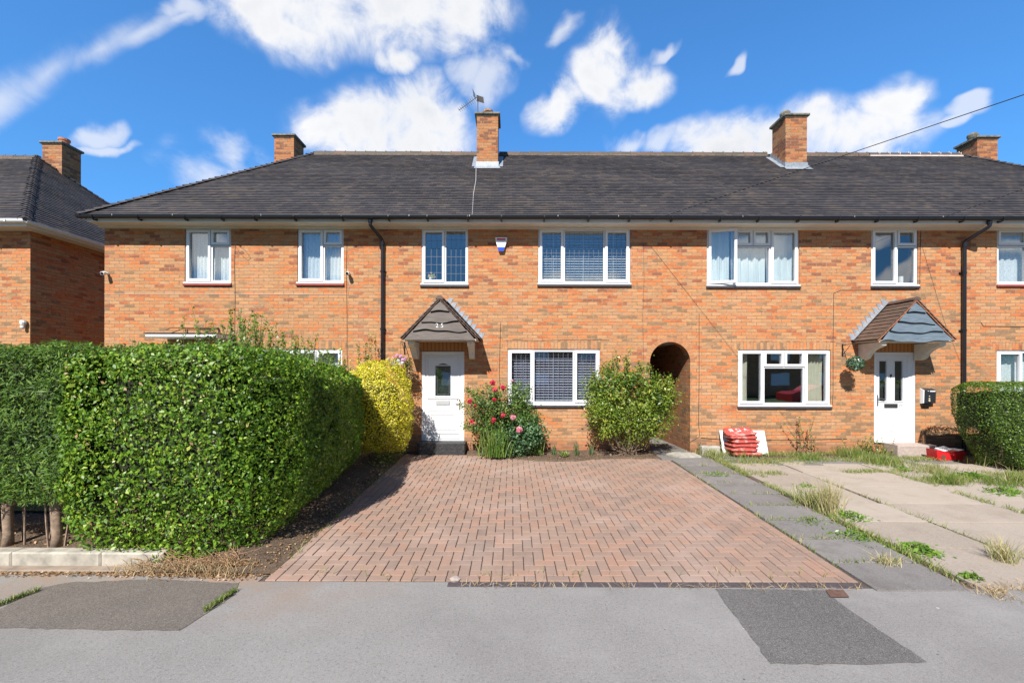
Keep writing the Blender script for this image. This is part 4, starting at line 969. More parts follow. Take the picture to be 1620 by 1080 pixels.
# doors
def door25():
    x0, x1 = D25[0], D25[1]; z0, z1 = WZ(700, 697), WZ(700, 556); y = YW+.02
    f = MB(); ring(f, x0, x1, z0, z1, .07, y, y+.07, .035); fo = f.build('door_frame', UPVC, H2)
    a, c, d, e = x0+.072, x1-.072, z0+.037, z1-.072; cx = (a+c)/2
    l = MB(); gx0, gx1 = WX(688.5), WX(712.5); gz0, gz1 = WZ(700, 626), WZ(700, 575); hh = gz1-.05
    yl = y+.018
    # leaf with an arched glazed opening
    l.face([(a, yl, d), (c, yl, d), (c, yl, gz0), (a, yl, gz0)]); l.face([(a, yl, gz0), (gx0, yl, gz0), (gx0, yl, hh), (a, yl, hh)]); l.face([(gx1, yl, gz0), (c, yl, gz0), (c, yl, hh), (gx1, yl, hh)])
    N_ = 12; r = (gx1-gx0)/2; pts = [(gx0+(gx1-gx0)*i/N_, hh+.055*math.sin(PI*i/N_)) for i in range(N_+1)]
    for i in range(N_):
        p, q = pts[i], pts[i+1]; l.face([(p[0], yl, p[1]), (q[0], yl, q[1]), (q[0], yl, e), (p[0], yl, e)]); l.face([(p[0], yl, p[1]), (p[0], yl+.04, p[1]), (q[0], yl+.04, q[1]), (q[0], yl, q[1])])
    l.face([(a, yl, hh), (gx0, yl, hh), (gx0, yl, e), (a, yl, e)]); l.face([(gx1, yl, hh), (c, yl, hh), (c, yl, e), (gx1, yl, e)])
    l.face([(a, yl+.045, d), (a, yl+.045, gz0), (c, yl+.045, gz0), (c, yl+.045, d)])
    # raised mouldings: cassette round the glass and bottom panel
    def mould(xa, xb, za, zb, w=.018, t=.014): ring(l, xa, xb, za, zb, w, yl-t, yl+.001)
    mould(a+.055, c-.055, gz0-.07, e-.05); mould(a+.055, c-.055, z0+.16, WZ(700, 640)-.13); mould(a+.13, c-.13, z0+.24, WZ(700, 640)-.21, .012, .012)
    ring(l, gx0-.022, gx1+.022, gz0-.022, hh+.02, .02, yl-.012, yl+.002)
    lo = l.build('door', UPVCD, H2)
    g = MB(); g.face([(gx0, yl+.02, gz0), (gx1, yl+.02, gz0), (gx1, yl+.02, hh)]+[(p[0], yl+.02, p[1]) for p in pts[::-1]]); g.build('door_glass', GLASS, lo)
    k = MB(); k.face([(gx0-.03, yl+.07, gz0-.03), (gx1+.03, yl+.07, gz0-.03), (gx1+.03, yl+.07, gz1+.03), (gx0-.03, yl+.07, gz1+.03)]); k.build('obscured_backing', simple('obscure_glass', (.045, .06, .05), .35, .7, 14), lo)
    ld = MB(); ring(ld, gx0+.03, gx1-.03, gz0+.03, hh-.0, .006, yl+.012, yl+.017); ld.tube([(cx+.055*math.cos(t*PI/6), yl+.015, gz1-.12+.055*math.sin(t*PI/6)) for t in range(13)], .003, 4); ld.build('lead_pattern', LEAD, lo)
    s = MB(); s.bbox(WX(690), WX(711.5), yl-.016, yl, WZ(700, 640), WZ(700, 634), .003); s.build('letterbox', simple('silver_letterbox', (.62, .63, .64), .3, metal=.4), lo)
    sm = MB(); ring(sm, WX(690)-.004, WX(711.5)+.004, WZ(700, 640)-.004, WZ(700, 634)+.004, .005, yl-.005, yl+.001); sm.box(a+.02, c-.02, yl-.004, yl+.002, d, d+.012)
    sm.build('letterbox_seal', SEAL, lo)
    hd = MB(); hx = x1-.035-.07; hd.bbox(hx-.015, hx+.015, yl-.012, yl, 1.16, 1.40, .004); hd.tube([(hx, yl-.01, 1.33), (hx, yl-.05, 1.33), (hx-.11, yl-.052, 1.33)], .010, 8); hd.build('handle', simple('brass', (.5, .36, .14), .3, metal=.8), lo)
    st = MB(); st.bbox(WX(665), WX(738.5), 9.66, 10.03, .19, z0-.001, .015); st.build('doorstep', simple('black_painted_step', (.028, .028, .03), .6, .9, 26), H2)
door25()
def door27():
    x0, x1 = D27[0], D27[1]; z0, z1 = WZ(1415, 700), WZ(1415, 557); y = YW+.02
    f = MB(); ring(f, x0, x1, z0, z1, .06, y, y+.07, .03); f.box(x1-.15, x1-.062, y+.012, y+.06, z0+.032, z1-.062); f.build('door_frame', UPVC, H3)
    a, c, d, e = x0+.062, x1-.152, z0+.032, z1-.062; yl = y+.018; l = MB()
    g1 = (WX(1392.5), WX(1404.5)); g2 = (WX(1417), WX(1430)); ga, gb_ = WZ(1415, 634), WZ(1415, 571)
    xs = [a, g1[0], g1[1], g2[0], g2[1], c]
    for i in range(5):
        if i in (1, 3):
            l.face([(xs[i], yl, d), (xs[i+1], yl, d), (xs[i+1], yl, ga), (xs[i], yl, ga)]); l.face([(xs[i], yl, gb_), (xs[i+1], yl, gb_), (xs[i+1], yl, e), (xs[i], yl, e)])
        else: l.face([(xs[i], yl, d), (xs[i+1], yl, d), (xs[i+1], yl, e), (xs[i], yl, e)])
    for g_ in (g1, g2): ring(l, g_[0]-.022, g_[1]+.022, ga-.022, gb_+.022, .022, yl-.013, yl+.02)
    ring(l, a+.09, c-.09, z0+.26, WZ(1415, 650)-.02, .012, yl-.008, yl+.001); l.box((a+c)/2-.03, (a+c)/2+.03, yl-.010, yl, z0+.26, WZ(1415, 650)-.02)
    lo = l.build('door', UPVCD, H3)
    for g_ in (g1, g2):
        q = MB(); q.face([(g_[0], yl+.015, ga), (g_[1], yl+.015, ga), (g_[1], yl+.015, gb_), (g_[0], yl+.015, gb_)]); q.build('door_glass', GLASS, lo)
    k = MB(); k.face([(a, yl+.12, ga-.1), (c, yl+.12, ga-.1), (c, yl+.12, gb_+.1), (a, yl+.12, gb_+.1)]); k.build('hall_backing', simple('dark_hall', (.03, .035, .035), .9), lo)
    s = MB(); s.bbox(WX(1401), WX(1422), yl-.014, yl, WZ(1415, 645), WZ(1415, 638.5), .003); s.build('letterbox', simple('dark_letterbox', (.08, .08, .085), .3, metal=.5), lo)
    kn = MB(); kx = (g1[1]+g2[0])/2; kn.lathe((kx, yl-.02, WZ(1415, 596)), [(.012, 0), (.02, .02), (.012, .06)], 8); kn.build('knocker', BLACKP, lo)
    hd = MB(); hx = x0+.062+.045; hd.bbox(hx-.014, hx+.014, yl-.012, yl, 1.27, 1.52, .004); hd.tube([(hx, yl-.01, 1.44), (hx, yl-.05, 1.44), (hx+.13, yl-.055, 1.425)], .010, 8); hd.build('handle', simple('grey_handle', (.16, .16, .18), .35, metal=.6), lo)
    for i, ch in enumerate('27'):
        cu = bpy.data.curves.new('door_number', 'FONT'); cu.body = ch; cu.size = .075; cu.extrude = .002; tmp = bpy.data.objects.new('door_number', cu); col.objects.link(tmp)
        me = bpy.data.meshes.new_from_object(tmp.evaluated_get(bpy.context.evaluated_depsgraph_get())); bpy.data.objects.remove(tmp); bpy.data.curves.remove(cu)
        me.transform(Matrix.Translation((WX(1424.5)+i*.045, yl-.004, WZ(1415, 643))) @ Matrix.Rotation(PI/2, 4, 'X')); me.transform(Matrix.Translation(-WLOC[lo.name]))
        me.materials.clear(); me.name = 'door_number'; me.materials.append(SEAL); o = bpy.data.objects.new('door_number', me); col.objects.link(o); o.parent = lo
    st = MB(); st.bbox(WX(1398), WX(1458), 9.62, 10.03, .17, z0-.001, .015); st.build('doorstep', simple('pink_concrete', (.38, .31, .27), .9, .2, 16), H3)
door27()
# door of the left house is hidden by the hedge; its flat canopy shows above the hedge
b = MB(); z0, z1 = D23[2], 2.52; ring(b, D23[0], D23[1], z0, z1, .07, YW+.02, YW+.09); b.box(D23[0]+.07, D23[1]-.07, YW+.04, YW+.08, z0+.07, z1-.07); b.build('door', UPVCD, H1)
b = MB(); b.bbox(-7.80, -6.28, 9.40, 9.995, 2.735, 2.815, .012); fc = b.build('flat_door_canopy', WHITEP, H1)
b = MB(); b.box(-7.82, -6.26, 9.38, 9.995, 2.815, 2.828); b.build('canopy_felt', BLACKP, fc)
b = MB()
for x in (-7.35, -6.62): b.tube([(x, 9.5, 2.82), (x, 9.97, 3.0)], .008, 6); b.tube([(x, 9.97, 2.80), (x, 9.97, 3.0)], .008, 6)
b.tube([(-7.35, 9.97, 2.99), (-6.62, 9.97, 2.99)], .007, 6); b.build('stay_rod', CABLE, fc)

# neighbouring house beyond the gap on the left
NY = .30
H0 = thing('brick_house', (-14.5, 10.3, .2), 'separate brick house at the left frame edge with white gutter and hipped dark roof', 'house')
xw = -11.22; yf = 10.0+NY; yb = 2*RY-EY-.36+NY
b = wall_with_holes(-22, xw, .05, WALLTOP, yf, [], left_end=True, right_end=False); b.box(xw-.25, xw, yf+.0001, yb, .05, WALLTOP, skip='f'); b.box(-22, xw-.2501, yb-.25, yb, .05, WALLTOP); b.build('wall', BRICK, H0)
xc, xr = xw+.34, xw+.34-RUN
b = MB(); roof_range(b, -22, 0, hipR=(xc, xr), EYo=NY); hip_end(b, xc, xr, 1, EYo=NY); RF0 = b.build('roof', TILE, H0)
hip_tiles((xc, EY+NY, EZ+.01), (xr, RY+NY, RZ), RF0); hip_tiles((xc, 2*RY-EY+NY, EZ+.01), (xr, RY+NY, RZ), RF0)
ridge_tiles(-22, xr+.05, RF0, y=RY+NY)
b = MB(); b.box(-22, xc-.06, 9.645+NY, 9.665+NY, WALLTOP, 5.40); b.box(xc-.06, xc-.04, 9.645+NY, 17.1, WALLTOP, 5.40); b.build('fascia', WHITEP, H0)
b = MB(); b.box(-22, xc-.06, 9.6655+NY, 9.999+NY, WALLTOP-.0, WALLTOP+.02); b.box(xw+.0005, xc-.0605, 9.9995+NY, 17.0, WALLTOP, WALLTOP+.02); b.build('soffit', SOFFIT, H0)
gutter(H0, -22, xc+.02, WHITEP, EYo=NY, left_cap=False)
b = MB(); N_ = 8
for (rr, fl) in ((.058, 1), (.052, -1)):
    m = len(b.v)
    for yy in (9.565+NY, 16.9):
        for k in range(N_+1): t = PI+PI*k/N_; b.v.append((xc+.02-rr*math.cos(t), yy, 5.375+rr*1.15*math.sin(t)))
    for k in range(N_): q = (m+k, m+k+1, m+N_+2+k, m+N_+1+k); b.f.append(q[::fl]); b.r.append(.5)
b.build('gutter', WHITEP, H0)
chimney(RF0, WX(66)*13.75/10, WX(97)*13.75/10, 13.75, 14.36, 6.0, 9.15, 'terracotta', flash=False)
b = MB(); x_, y_ = -14.0, 13.75; b.box(-14.0, -13.985, 13.8, 14.36, 7.05, 7.2)
for k in range(5): 
    zz = 7.05+.0*k
b.face([(-14.62, 13.735, 7.95), (-13.98, 13.735, 7.32), (-13.98, 13.735, 7.55), (-14.55, 13.735, 8.12)]); b.build('flashing', FLASH, RF0)

# ------------------------------------------------------------------ vegetation
_K = [(RNG.normal(size=3), RNG.uniform(0, 6.28)) for _ in range(14)]
def vnoise(p, s):
    v = np.zeros(len(p))
    for i, (k, ph) in enumerate(_K): v += np.sin((p*s)@(k*(1+.35*i)) + ph)/(1+.25*i)
    return v/4.0
def nrm(v): return v/np.maximum(1e-9, np.linalg.norm(v, axis=1))[:, None]
def leaves(name, mat, parent, pts, nor, size, aspect=.5, spread=.7, rnd=None, fold=.18, kind=None, droop=0.0):
    n = len(pts); size = np.broadcast_to(size, n)*np.clip(RNG.lognormal(0, .27, n), .5, 1.7)
    N_ = nrm(nor+RNG.normal(size=(n, 3))*spread)
    T = nrm(np.cross(N_, RNG.normal(size=(n, 3)))); T[:, 2] -= droop; T = nrm(T-N_*np.sum(T*N_, 1)[:, None]); B = np.cross(N_, T)
    L = size[:, None]; W = (size*aspect)[:, None]
    v0 = pts-T*L*.5; v2 = pts+T*L*.5; v1 = pts+B*W*.5+N_*W*fold-T*L*.06; v3 = pts-B*W*.5+N_*W*fold-T*L*.06
    V = np.stack([v0, v3, v2, v1], 1).reshape(-1, 3)
    base = WLOC[parent.name] if parent is not None else Vector(pts.mean(0))
    V = V-np.array(base)
    me = bpy.data.meshes.new(name); me.vertices.add(4*n); me.vertices.foreach_set('co', V.astype(np.float32).ravel())
    me.loops.add(4*n); me.loops.foreach_set('vertex_index', np.arange(4*n, dtype=np.int32))
    me.polygons.add(n); me.polygons.foreach_set('loop_start', np.arange(0, 4*n, 4, dtype=np.int32)); me.polygons.foreach_set('loop_total', np.full(n, 4, np.int32))
    me.update(calc_edges=True)
    at = me.attributes.new('rnd', 'FLOAT', 'FACE'); at.data.foreach_set('value', (RNG.uniform(0, 1, n) if rnd is None else np.clip(rnd, 0, 1)).astype(np.float32))
    o = link(me, name, mat, parent, base)
    if kind: o['kind'] = kind
    return o
def blades(name, mat, parent, roots, height, width, lean, rnd=None, kind=None, curl=.5, dirs=None):
    """grass or sword leaves: each a strip of three narrowing pieces"""
    n = len(roots); h = np.broadcast_to(height, n)*RNG.uniform(.55, 1.15, n); a = RNG.uniform(0, 2*PI, n)
    D = np.stack([np.cos(a), np.sin(a), 0*a], 1) if dirs is None else nrm(dirs+.0)
    ln = np.broadcast_to(lean, n)*RNG.uniform(.2, 1.2, n); S = np.stack([-D[:, 1], D[:, 0], 0*a], 1)
    # turn the blade faces at random
    t = RNG.uniform(0, PI, n)[:, None]; S = nrm(S*np.cos(t)+D*np.sin(t)*.9)
    V = []
    for f, wf in ((0, .8), (.4, 1.0), (.75, .6), (1.0, .08)):
        c = roots+D*(ln*h*(f**(1+curl)))[:, None]+np.stack([0*h, 0*h, h*(f-.18*ln*f*f)], 1)
        w = (np.broadcast_to(width, n)*wf*.5)[:, None]; V += [c-S*w, c+S*w]
    V = np.stack(V, 1).reshape(-1, 3); base = WLOC[parent.name] if parent is not None else Vector(roots.mean(0)); V = V-np.array(base)
    idx = (np.arange(n)[:, None]*8); q = np.concatenate([idx+np.array([[2*k, 2*k+1, 2*k+3, 2*k+2]]) for k in range(3)], 1).reshape(-1)
    me = bpy.data.meshes.new(name); me.vertices.add(8*n); me.vertices.foreach_set('co', V.astype(np.float32).ravel())
    me.loops.add(12*n); me.loops.foreach_set('vertex_index', q.astype(np.int32)); me.polygons.add(3*n)
    me.polygons.foreach_set('loop_start', np.arange(0, 12*n, 4, dtype=np.int32)); me.polygons.foreach_set('loop_total', np.full(3*n, 4, np.int32)); me.update(calc_edges=True)
    r = np.repeat(RNG.uniform(0, 1, n) if rnd is None else np.clip(rnd, 0, 1), 3); at = me.attributes.new('rnd', 'FLOAT', 'FACE'); at.data.foreach_set('value', r.astype(np.float32))
    o = link(me, name, mat, parent, base)
    if kind: o['kind'] = kind
    return o
PRIVET = leaf_mat('privet_leaves', [(0, (.020, .06, .006)), (.28, (.07, .17, .013)), (.55, (.155, .30, .02)), (.8, (.32, .47, .04)), (.93, (.52, .56, .10)), (1, (.50, .32, .18))], .42, .36, .5)
PRIVETS = leaf_mat('privet_shoots', [(0, (.06, .14, .015)), (.5, (.14, .27, .03)), (1, (.25, .38, .06))], .38, .35)
CONIF = leaf_mat('conifer_sprays', [(0, (.016, .048, .008)), (.35, (.065, .15, .015)), (.7, (.15, .26, .025)), (.92, (.28, .38, .05)), (1, (.34, .20, .08))], .6, .34)
GOLD = leaf_mat('golden_leaves', [(0, (.16, .21, .015)), (.28, (.50, .48, .02)), (.6, (.80, .69, .03)), (.85, (.86, .76, .13)), (1, (.84, .76, .36))], .42, .3)
SHRUB = leaf_mat('shrub_leaves', [(0, (.025, .06, .010)), (.3, (.075, .145, .018)), (.6, (.19, .28, .028)), (.88, (.42, .47, .06)), (1, (.36, .22, .11))], .4, .32)
ROSEL = leaf_mat('rose_leaves', [(0, (.022, .06, .014)), (.4, (.07, .155, .028)), (.8, (.20, .30, .05)), (1, (.26, .15, .08))], .45, .25)
GERAN = leaf_mat('blue_green_leaves', [(0, (.02, .06, .02)), (.5, (.07, .16, .06)), (1, (.17, .28, .13))], .5, .25)
BOXW = leaf_mat('box_leaves', [(0, (.020, .05, .008)), (.4, (.07, .145, .014)), (.75, (.155, .26, .026)), (.95, (.30, .37, .06)), (1, (.38, .24, .10))], .42, .3, .5)
SWORD = leaf_mat('sword_leaves', [(0, (.06, .14, .02)), (.5, (.17, .30, .05)), (.85, (.30, .42, .09)), (1, (.42, .40, .18))], .45, .35)
GRASS = leaf_mat('grass_blades', [(0, (.05, .11, .012)), (.45, (.13, .22, .03)), (.75, (.27, .32, .07)), (.9, (.50, .43, .22)), (1, (.58, .48, .28))], .6, .35)
DRYG = leaf_mat('dry_grass', [(0, (.25, .15, .07)), (.5, (.48, .33, .17)), (1, (.62, .50, .30))], .8, .25)
LITTER = leaf_mat('leaf_litter', [(0, (.10, .055, .025)), (.5, (.30, .16, .07)), (.85, (.48, .30, .16)), (1, (.55, .46, .34))], .8, .1)
def box_surface(n, x0, x1, y0, y1, z0, z1, w=(1, 1, 1, 1, 1, 0)):
    """points on the faces of a box: left, right, front, back, top, bottom; returns points and outward normals"""
    A = np.array([(y1-y0)*(z1-z0)]*2+[(x1-x0)*(z1-z0)]*2+[(x1-x0)*(y1-y0)]*2)*np.array(w); f = RNG.choice(6, n, p=A/A.sum())
    u = RNG.uniform(size=(n, 3)); p = np.stack([x0+(x1-x0)*u[:, 0], y0+(y1-y0)*u[:, 1], z0+(z1-z0)*u[:, 2]], 1); N_ = np.zeros((n, 3))
    for k, (ax, val, sg) in enumerate(((0, x0, -1), (0, x1, 1), (1, y0, -1), (1, y1, 1), (2, z1, 1), (2, z0, -1))):
        m = f == k; p[m, ax] = val; N_[m, ax] = sg
    return p, N_
def hedge_leaves(n, box, w=(1, 1, 1, 1, 1, 0), bump=.05, deep=.10, rnd_edge=.13, bs=2.2):
    p, N_ = box_surface(n, *box, w=w)
    c = np.array([(box[0]+box[1])/2, (box[2]+box[3])/2, (box[4]+box[5])/2]); hs = np.array([(box[1]-box[0])/2, (box[3]-box[2])/2, (box[5]-box[4])/2])
    re = np.minimum(np.array([rnd_edge, rnd_edge, min(rnd_edge*.5, .24)]), hs*.98); sg = np.sign(p-c); q = np.maximum(0, np.abs(p-c)-(hs-re))/re
    q[:, 2] *= (p[:, 2] > c[2]); l = np.linalg.norm(q, axis=1); k = np.where(l > 1, 1/np.maximum(l, 1e-6), 1)[:, None]
    p = p+sg*(q*k-q)*re; Nr = sg*q/re; Nr = np.where(l[:, None] > 1, nrm(Nr), N_); N_ = nrm(N_*.4+Nr)
    d = vnoise(p, bs)*bump+vnoise(p, bs*3.3)*bump*.6+(N_[:, 2] > .6)*np.maximum(0, vnoise(p*[1, 1, 0], 6))*bump*.5
    dep = RNG.exponential(deep, n)*.5; dep = np.minimum(dep, .35)
    return p+N_*(d-dep)[:, None], N_, dep
def cull(p, N_, dep, thr=.35):   # thin patches where the dark core shows
    g = vnoise(p, 3.7); keep = ~((g < -.95+thr) & (RNG.uniform(size=len(p)) < .55)); return p[keep], N_[keep], dep[keep]
def shade_rnd(p, dep, lo=.1, sc=1.0, seed=0):
    return np.clip(RNG.normal(.47, .21, len(p))+vnoise(p+seed, 1.5)*.12+vnoise(p+seed+3, 5)*.06+.0*dep, 0, 1)

# the tall green hedge: one front run and one run back along the driveway
HG = thing('hedge', (-3.3, 5.0, .1), 'tall clipped green privet hedge running along the pavement and back beside the brick driveway', 'hedge')
pts, nn, dd = [], [], []
for (nn_, bx, w) in ((52000, (-4.95, -2.70, 4.47, 6.2, .06, 2.25), (1, 1.0, 1.3, .25, 1, .6)), (46000, (-3.95, -2.60, 5.0, 8.48, .40, 2.15), (.25, 1.4, .5, .6, 1, .3))):
    p, N_, dp = hedge_leaves(nn_, bx, w, .10, .12, .62); pts.append(p); nn.append(N_); dd.append(dp)
p, N_, dp = np.concatenate(pts), np.concatenate(nn), np.concatenate(dd)
# the skirt: ragged bottom, sloping up toward the conifers; side narrows toward the ground
lowz = .03+.07*vnoise(p*[1, 1, 0], 2.5)+np.clip((-4.05-p[:, 0])*.6, 0, .55)+np.clip(p[:, 1]-5.3, 0, 1)*.28
keep = p[:, 2] > lowz; p, N_, dp = p[keep], N_[keep], dp[keep]
k = np.clip((.95-p[:, 2])/.9, 0, 1); sh = np.clip((p[:, 0]+3.6)/.8, 0, 1)*np.clip((p[:, 1]-4.3)/.8, 0, 1); p[:, 0] += sh*(.36-.46*np.clip((p[:, 1]-5.2)/3.2, 0, 1))-sh*k**2*.42
top = np.clip((p[:, 1]-5.0)/3.4, 0, 1)*.12; p[:, 2] -= top*(p[:, 2] > 1.7)
p, N_, dp = cull(p, N_, dp)
leaves('foliage', PRIVET, HG, p, N_, .038, .56, .62, shade_rnd(p, dp)+np.where((vnoise(p+7, 2.4) > 1.12) & (RNG.uniform(size=len(p)) < .55), .45, 0))
b = MB(); b.box(-4.7, -3.2, 4.9, 5.45, .55, 2.09); b.box(-3.6, -3.1, 5.45, 8.1, .65, 1.85, skip='f'); b.build('light_blocking_core', CORE, HG)  # solid boxes added inside the hedge so no light passes through
b = MB(); 
for i in range(150):
    fr = random.random() < .5
    x, y = (random.uniform(-4.5, -3.0), random.uniform(4.75, 5.1)) if fr else (random.uniform(-3.5, -3.1), random.uniform(5.2, 8.2))
    q = [Vector((x, y, .1+gz(y)))]; d = Vector((random.gauss(0, .35), random.gauss(-.1 if fr else 0, .3), 1))
    for k in range(3): q.append(q[-1]+d*random.uniform(.1, .2)); d += Vector((random.gauss(0, .3), random.gauss(0, .3), 0))
    b.tube(q, [random.uniform(.008, .018), .008, .006, .003], 5)
b.build('stems', TWIG, HG)
# long untrimmed shoots on top
sp_, sn_ = [], []; b = MB()
for i in range(520):
    t = random.random(); 
    if i < 200: x, y = random.uniform(-3.7, -2.95), random.uniform(4.9, 8.1); hh = random.uniform(.12, .56)*(1.2-(y-4.9)/6)
    else: x, y = random.uniform(-5, -2.9), random.uniform(4.6, 5.6); hh = random.uniform(.05, .17)
    z = 2.14-.12*max(0, (y-5)/3.4); d = Vector((random.gauss(0, .12), random.gauss(0, .12), 1)); a = Vector((x, y, z)); e = a+d*hh
    b.tube([a-d*.08, a.lerp(e, .5), e], [.004, .003, .0015], 4)
    for k in range(int(hh/.012)+2):
        s = random.random(); pp = a.lerp(e, s); ang = random.random()*6.28
        sp_.append(pp+Vector((math.cos(ang), math.sin(ang), .3))*.018); sn_.append((math.cos(ang)*.4, math.sin(ang)*.4-.3, .8))
b.build('shoot_stems', TWIG, HG); leaves('shoots', PRIVETS, HG, np.array([tuple(v) for v in sp_]), np.array(sn_), .036, .5, .6)

# conifers standing left of the privet, trunks bare at the foot
def conifer(x, y, x0, x1, label, n=26000):
    T = thing('conifer', (x, y, .12), label, 'conifer', 'clipped conifers at the left end of the hedge')
    p, N_, dp = hedge_leaves(n, (x0, x1, y-.42, y+.55, .62, 2.27), (.6, .8, 1.4, .4, 1, .8), .10, .16, .22, 2.6)
    low = .56+.12*vnoise(p*[1, 1, 0], 3); keep = p[:, 2] > low; p, N_, dp = p[keep], N_[keep], dp[keep]
    N2 = N_.copy(); r = RNG.normal(.45, .2, len(p))+vnoise(p, 2.2)*.16
    leaves('foliage', CONIF, T, p, nrm(N2+[0, 0, .6]), .060, .20, .55, r, droop=-.2)
    b = MB(); b.box(x0+.18, x1-.18, y-.22, y+.35, .85, 2.0); b.build('light_blocking_core', CORE, T)
    b = MB(); b.tube([(x, y-.2, .06), (x+.01, y-.2, .25), (x-.01, y-.19, .55), (x+.02, y-.15, 1.0), (x, y+.05, 1.7)], [.055, .045, .046, .04, .03], 9)
    for v_ in range(len(b.v)): q_ = b.v[v_]; b.v[v_] = (q_[0]+.007*math.sin(q_[2]*37+q_[1]*60), q_[1]+.006*math.sin(q_[2]*29+q_[0]*80), q_[2])
    b.build('trunk', WOODT, T, smooth=True)
    for i_ in range(5):
        xs_, ys_ = x+random.uniform(-.4, .3), y+random.uniform(-.2, .3); l = MB(); l.tube([(xs_, ys_, .1), (xs_+random.gauss(0, .04), ys_, .35), (xs_+random.gauss(0, .1), ys_, .8)], [.012, .009, .006], 5); l.build('stem', WOODT, T)
    for (dx, dy, z) in ((-.45, -.1, .80), (.3, -.05, .85), (-.2, .3, .9)):
        l = MB(); l.tube([(x, y-.19, z-.30), (x+dx*.5, y+dy*.5, z-.12), (x+dx, y+dy, z+.05)], [.032, .022, .012], 6); l.build('limb', WOODT, T)
conifer(-4.84, 4.90, -5.75, -4.55, 'clipped dark conifer whose bare trunk stands just left of the privet hedge')
conifer(-5.38, 4.92, -7.2, -5.65, 'dark conifer at the left frame edge, its trunk cut by the edge', 30000)

# golden shrub beyond the hedge
GS = thing('golden_shrub', (-2.6, 8.95, .2), 'rounded golden yellow shrub between the green hedge and the white door of number 25', 'shrub')
def blob_leaves(n, c, r, shell=.16, bump=.12, bs=2.5, zmin=None, power=2.6):
    d = nrm(RNG.normal(size=(n, 3))); s = (np.sum(np.abs(d)**power, 1))**(-1/power); d2 = d*s[:, None]
    R_ = 1+vnoise(d*1.0+np.array(c), bs)*bump-np.minimum(RNG.exponential(shell, n), .7)
    p = np.array(c)+d2*np.array(r)*R_[:, None]; 
    if zmin is not None: k = p[:, 2] > zmin; p, d = p[k], d[k]
    return p, nrm(d/np.array(r))
p, N_ = blob_leaves(30000, (-2.68, 8.86, 1.24), (.70, .62, .92), .11, .17, 3.4, .42, 2.7)
leaves('foliage', GOLD, GS, p, N_, .032, .5, .6, RNG.normal(.52, .2, len(p))+vnoise(p, 3)*.12)
b = MB(); b.lathe((-2.70, 8.88, 1.2), [(.1, -.7), (.40, -.5), (.46, 0), (.40, .5), (.1, .70)], 12); b.build('light_blocking_core', simple('golden_shrub_core', (.10, .09, .02), .9, .5, 20), GS)  # solid core added behind the golden leaves to stop light
b = MB()
for i in range(14): x, y = random.uniform(-2.95, -2.45), random.uniform(8.6, 9.2); b.tube([(x, y, .2), (x+random.gauss(0, .05), y, .45), (x+random.gauss(0, .1), y, .8)], .01, 5)
b.build('stems', TWIG, GS)
def shoots(name, parent, mat, roots, hts, leaf=.035, aspect=.5, per=.03, lean=.12, stem=TWIG):
    P_, N_ = [], []; b = MB()
    for (x, y, z), h in zip(roots, hts):
        d = Vector((random.gauss(0, lean), random.gauss(0, lean), 1)); a = Vector((x, y, z)); e = a+d*h; m = a.lerp(e, .5)+Vector((random.gauss(0, .02), random.gauss(0, .02), 0))
        b.tube([a, m, e], [.007, .005, .002], 5)
        for k in range(int(h/per)):
            s = .15+.85*random.random(); pp = (a.lerp(m, s*2) if s < .5 else m.lerp(e, s*2-1)); an = random.random()*6.28; P_.append(pp+Vector((math.cos(an), math.sin(an), .2))*leaf*.5); N_.append((math.cos(an)*.4, math.sin(an)*.4-.3, .7))
    b.build('stems', stem, parent); return leaves(name, mat, parent, np.array([tuple(v) for v in P_]), np.array(N_), leaf, aspect, .6)
T = thing('evergreen_sapling', (-2.98, 9.55, .2), 'slender upright evergreen growing against the long black downpipe', 'shrub')
shoots('foliage', T, SHRUB, [(-3.12+random.gauss(0, .08), 9.6+random.gauss(0, .05), .3) for _ in range(16)], [random.uniform(1.9, 2.65) for _ in range(16)], .05, .45, .022, .03)
T = thing('young_shoot', (-3.62, 9.4, .2), 'thin yellow leaved shoot standing above the golden shrub', 'shrub')
shoots('foliage', T, GOLD, [(-3.66, 9.4, .3), (-3.25, 9.4, .3), (-3.45, 9.4, .3)], [2.28, 2.1, 2.0], .05, .45, .02, .01)
# dark spiky plant showing above the hedge
T = thing('spiky_plant', (-6.0, 9.2, .2), 'dark purple spiky plant whose leaf tips show above the green hedge', 'plant')
b = MB(); b.tube([(-6.0, 9.2, .2), (-5.98, 9.2, 2.2)], [.05, .04], 8); b.build('trunk', WOODT, T)
n = 60; rt = np.tile([[-5.98, 9.2, 2.15]], (n, 1))+RNG.normal(size=(n, 3))*.03
blades('leaves', leaf_mat('purple_sword_leaves', [(0, (.03, .018, .018)), (1, (.14, .08, .07))], .4, .2), T, rt, .62, .035, .75, curl=.8)

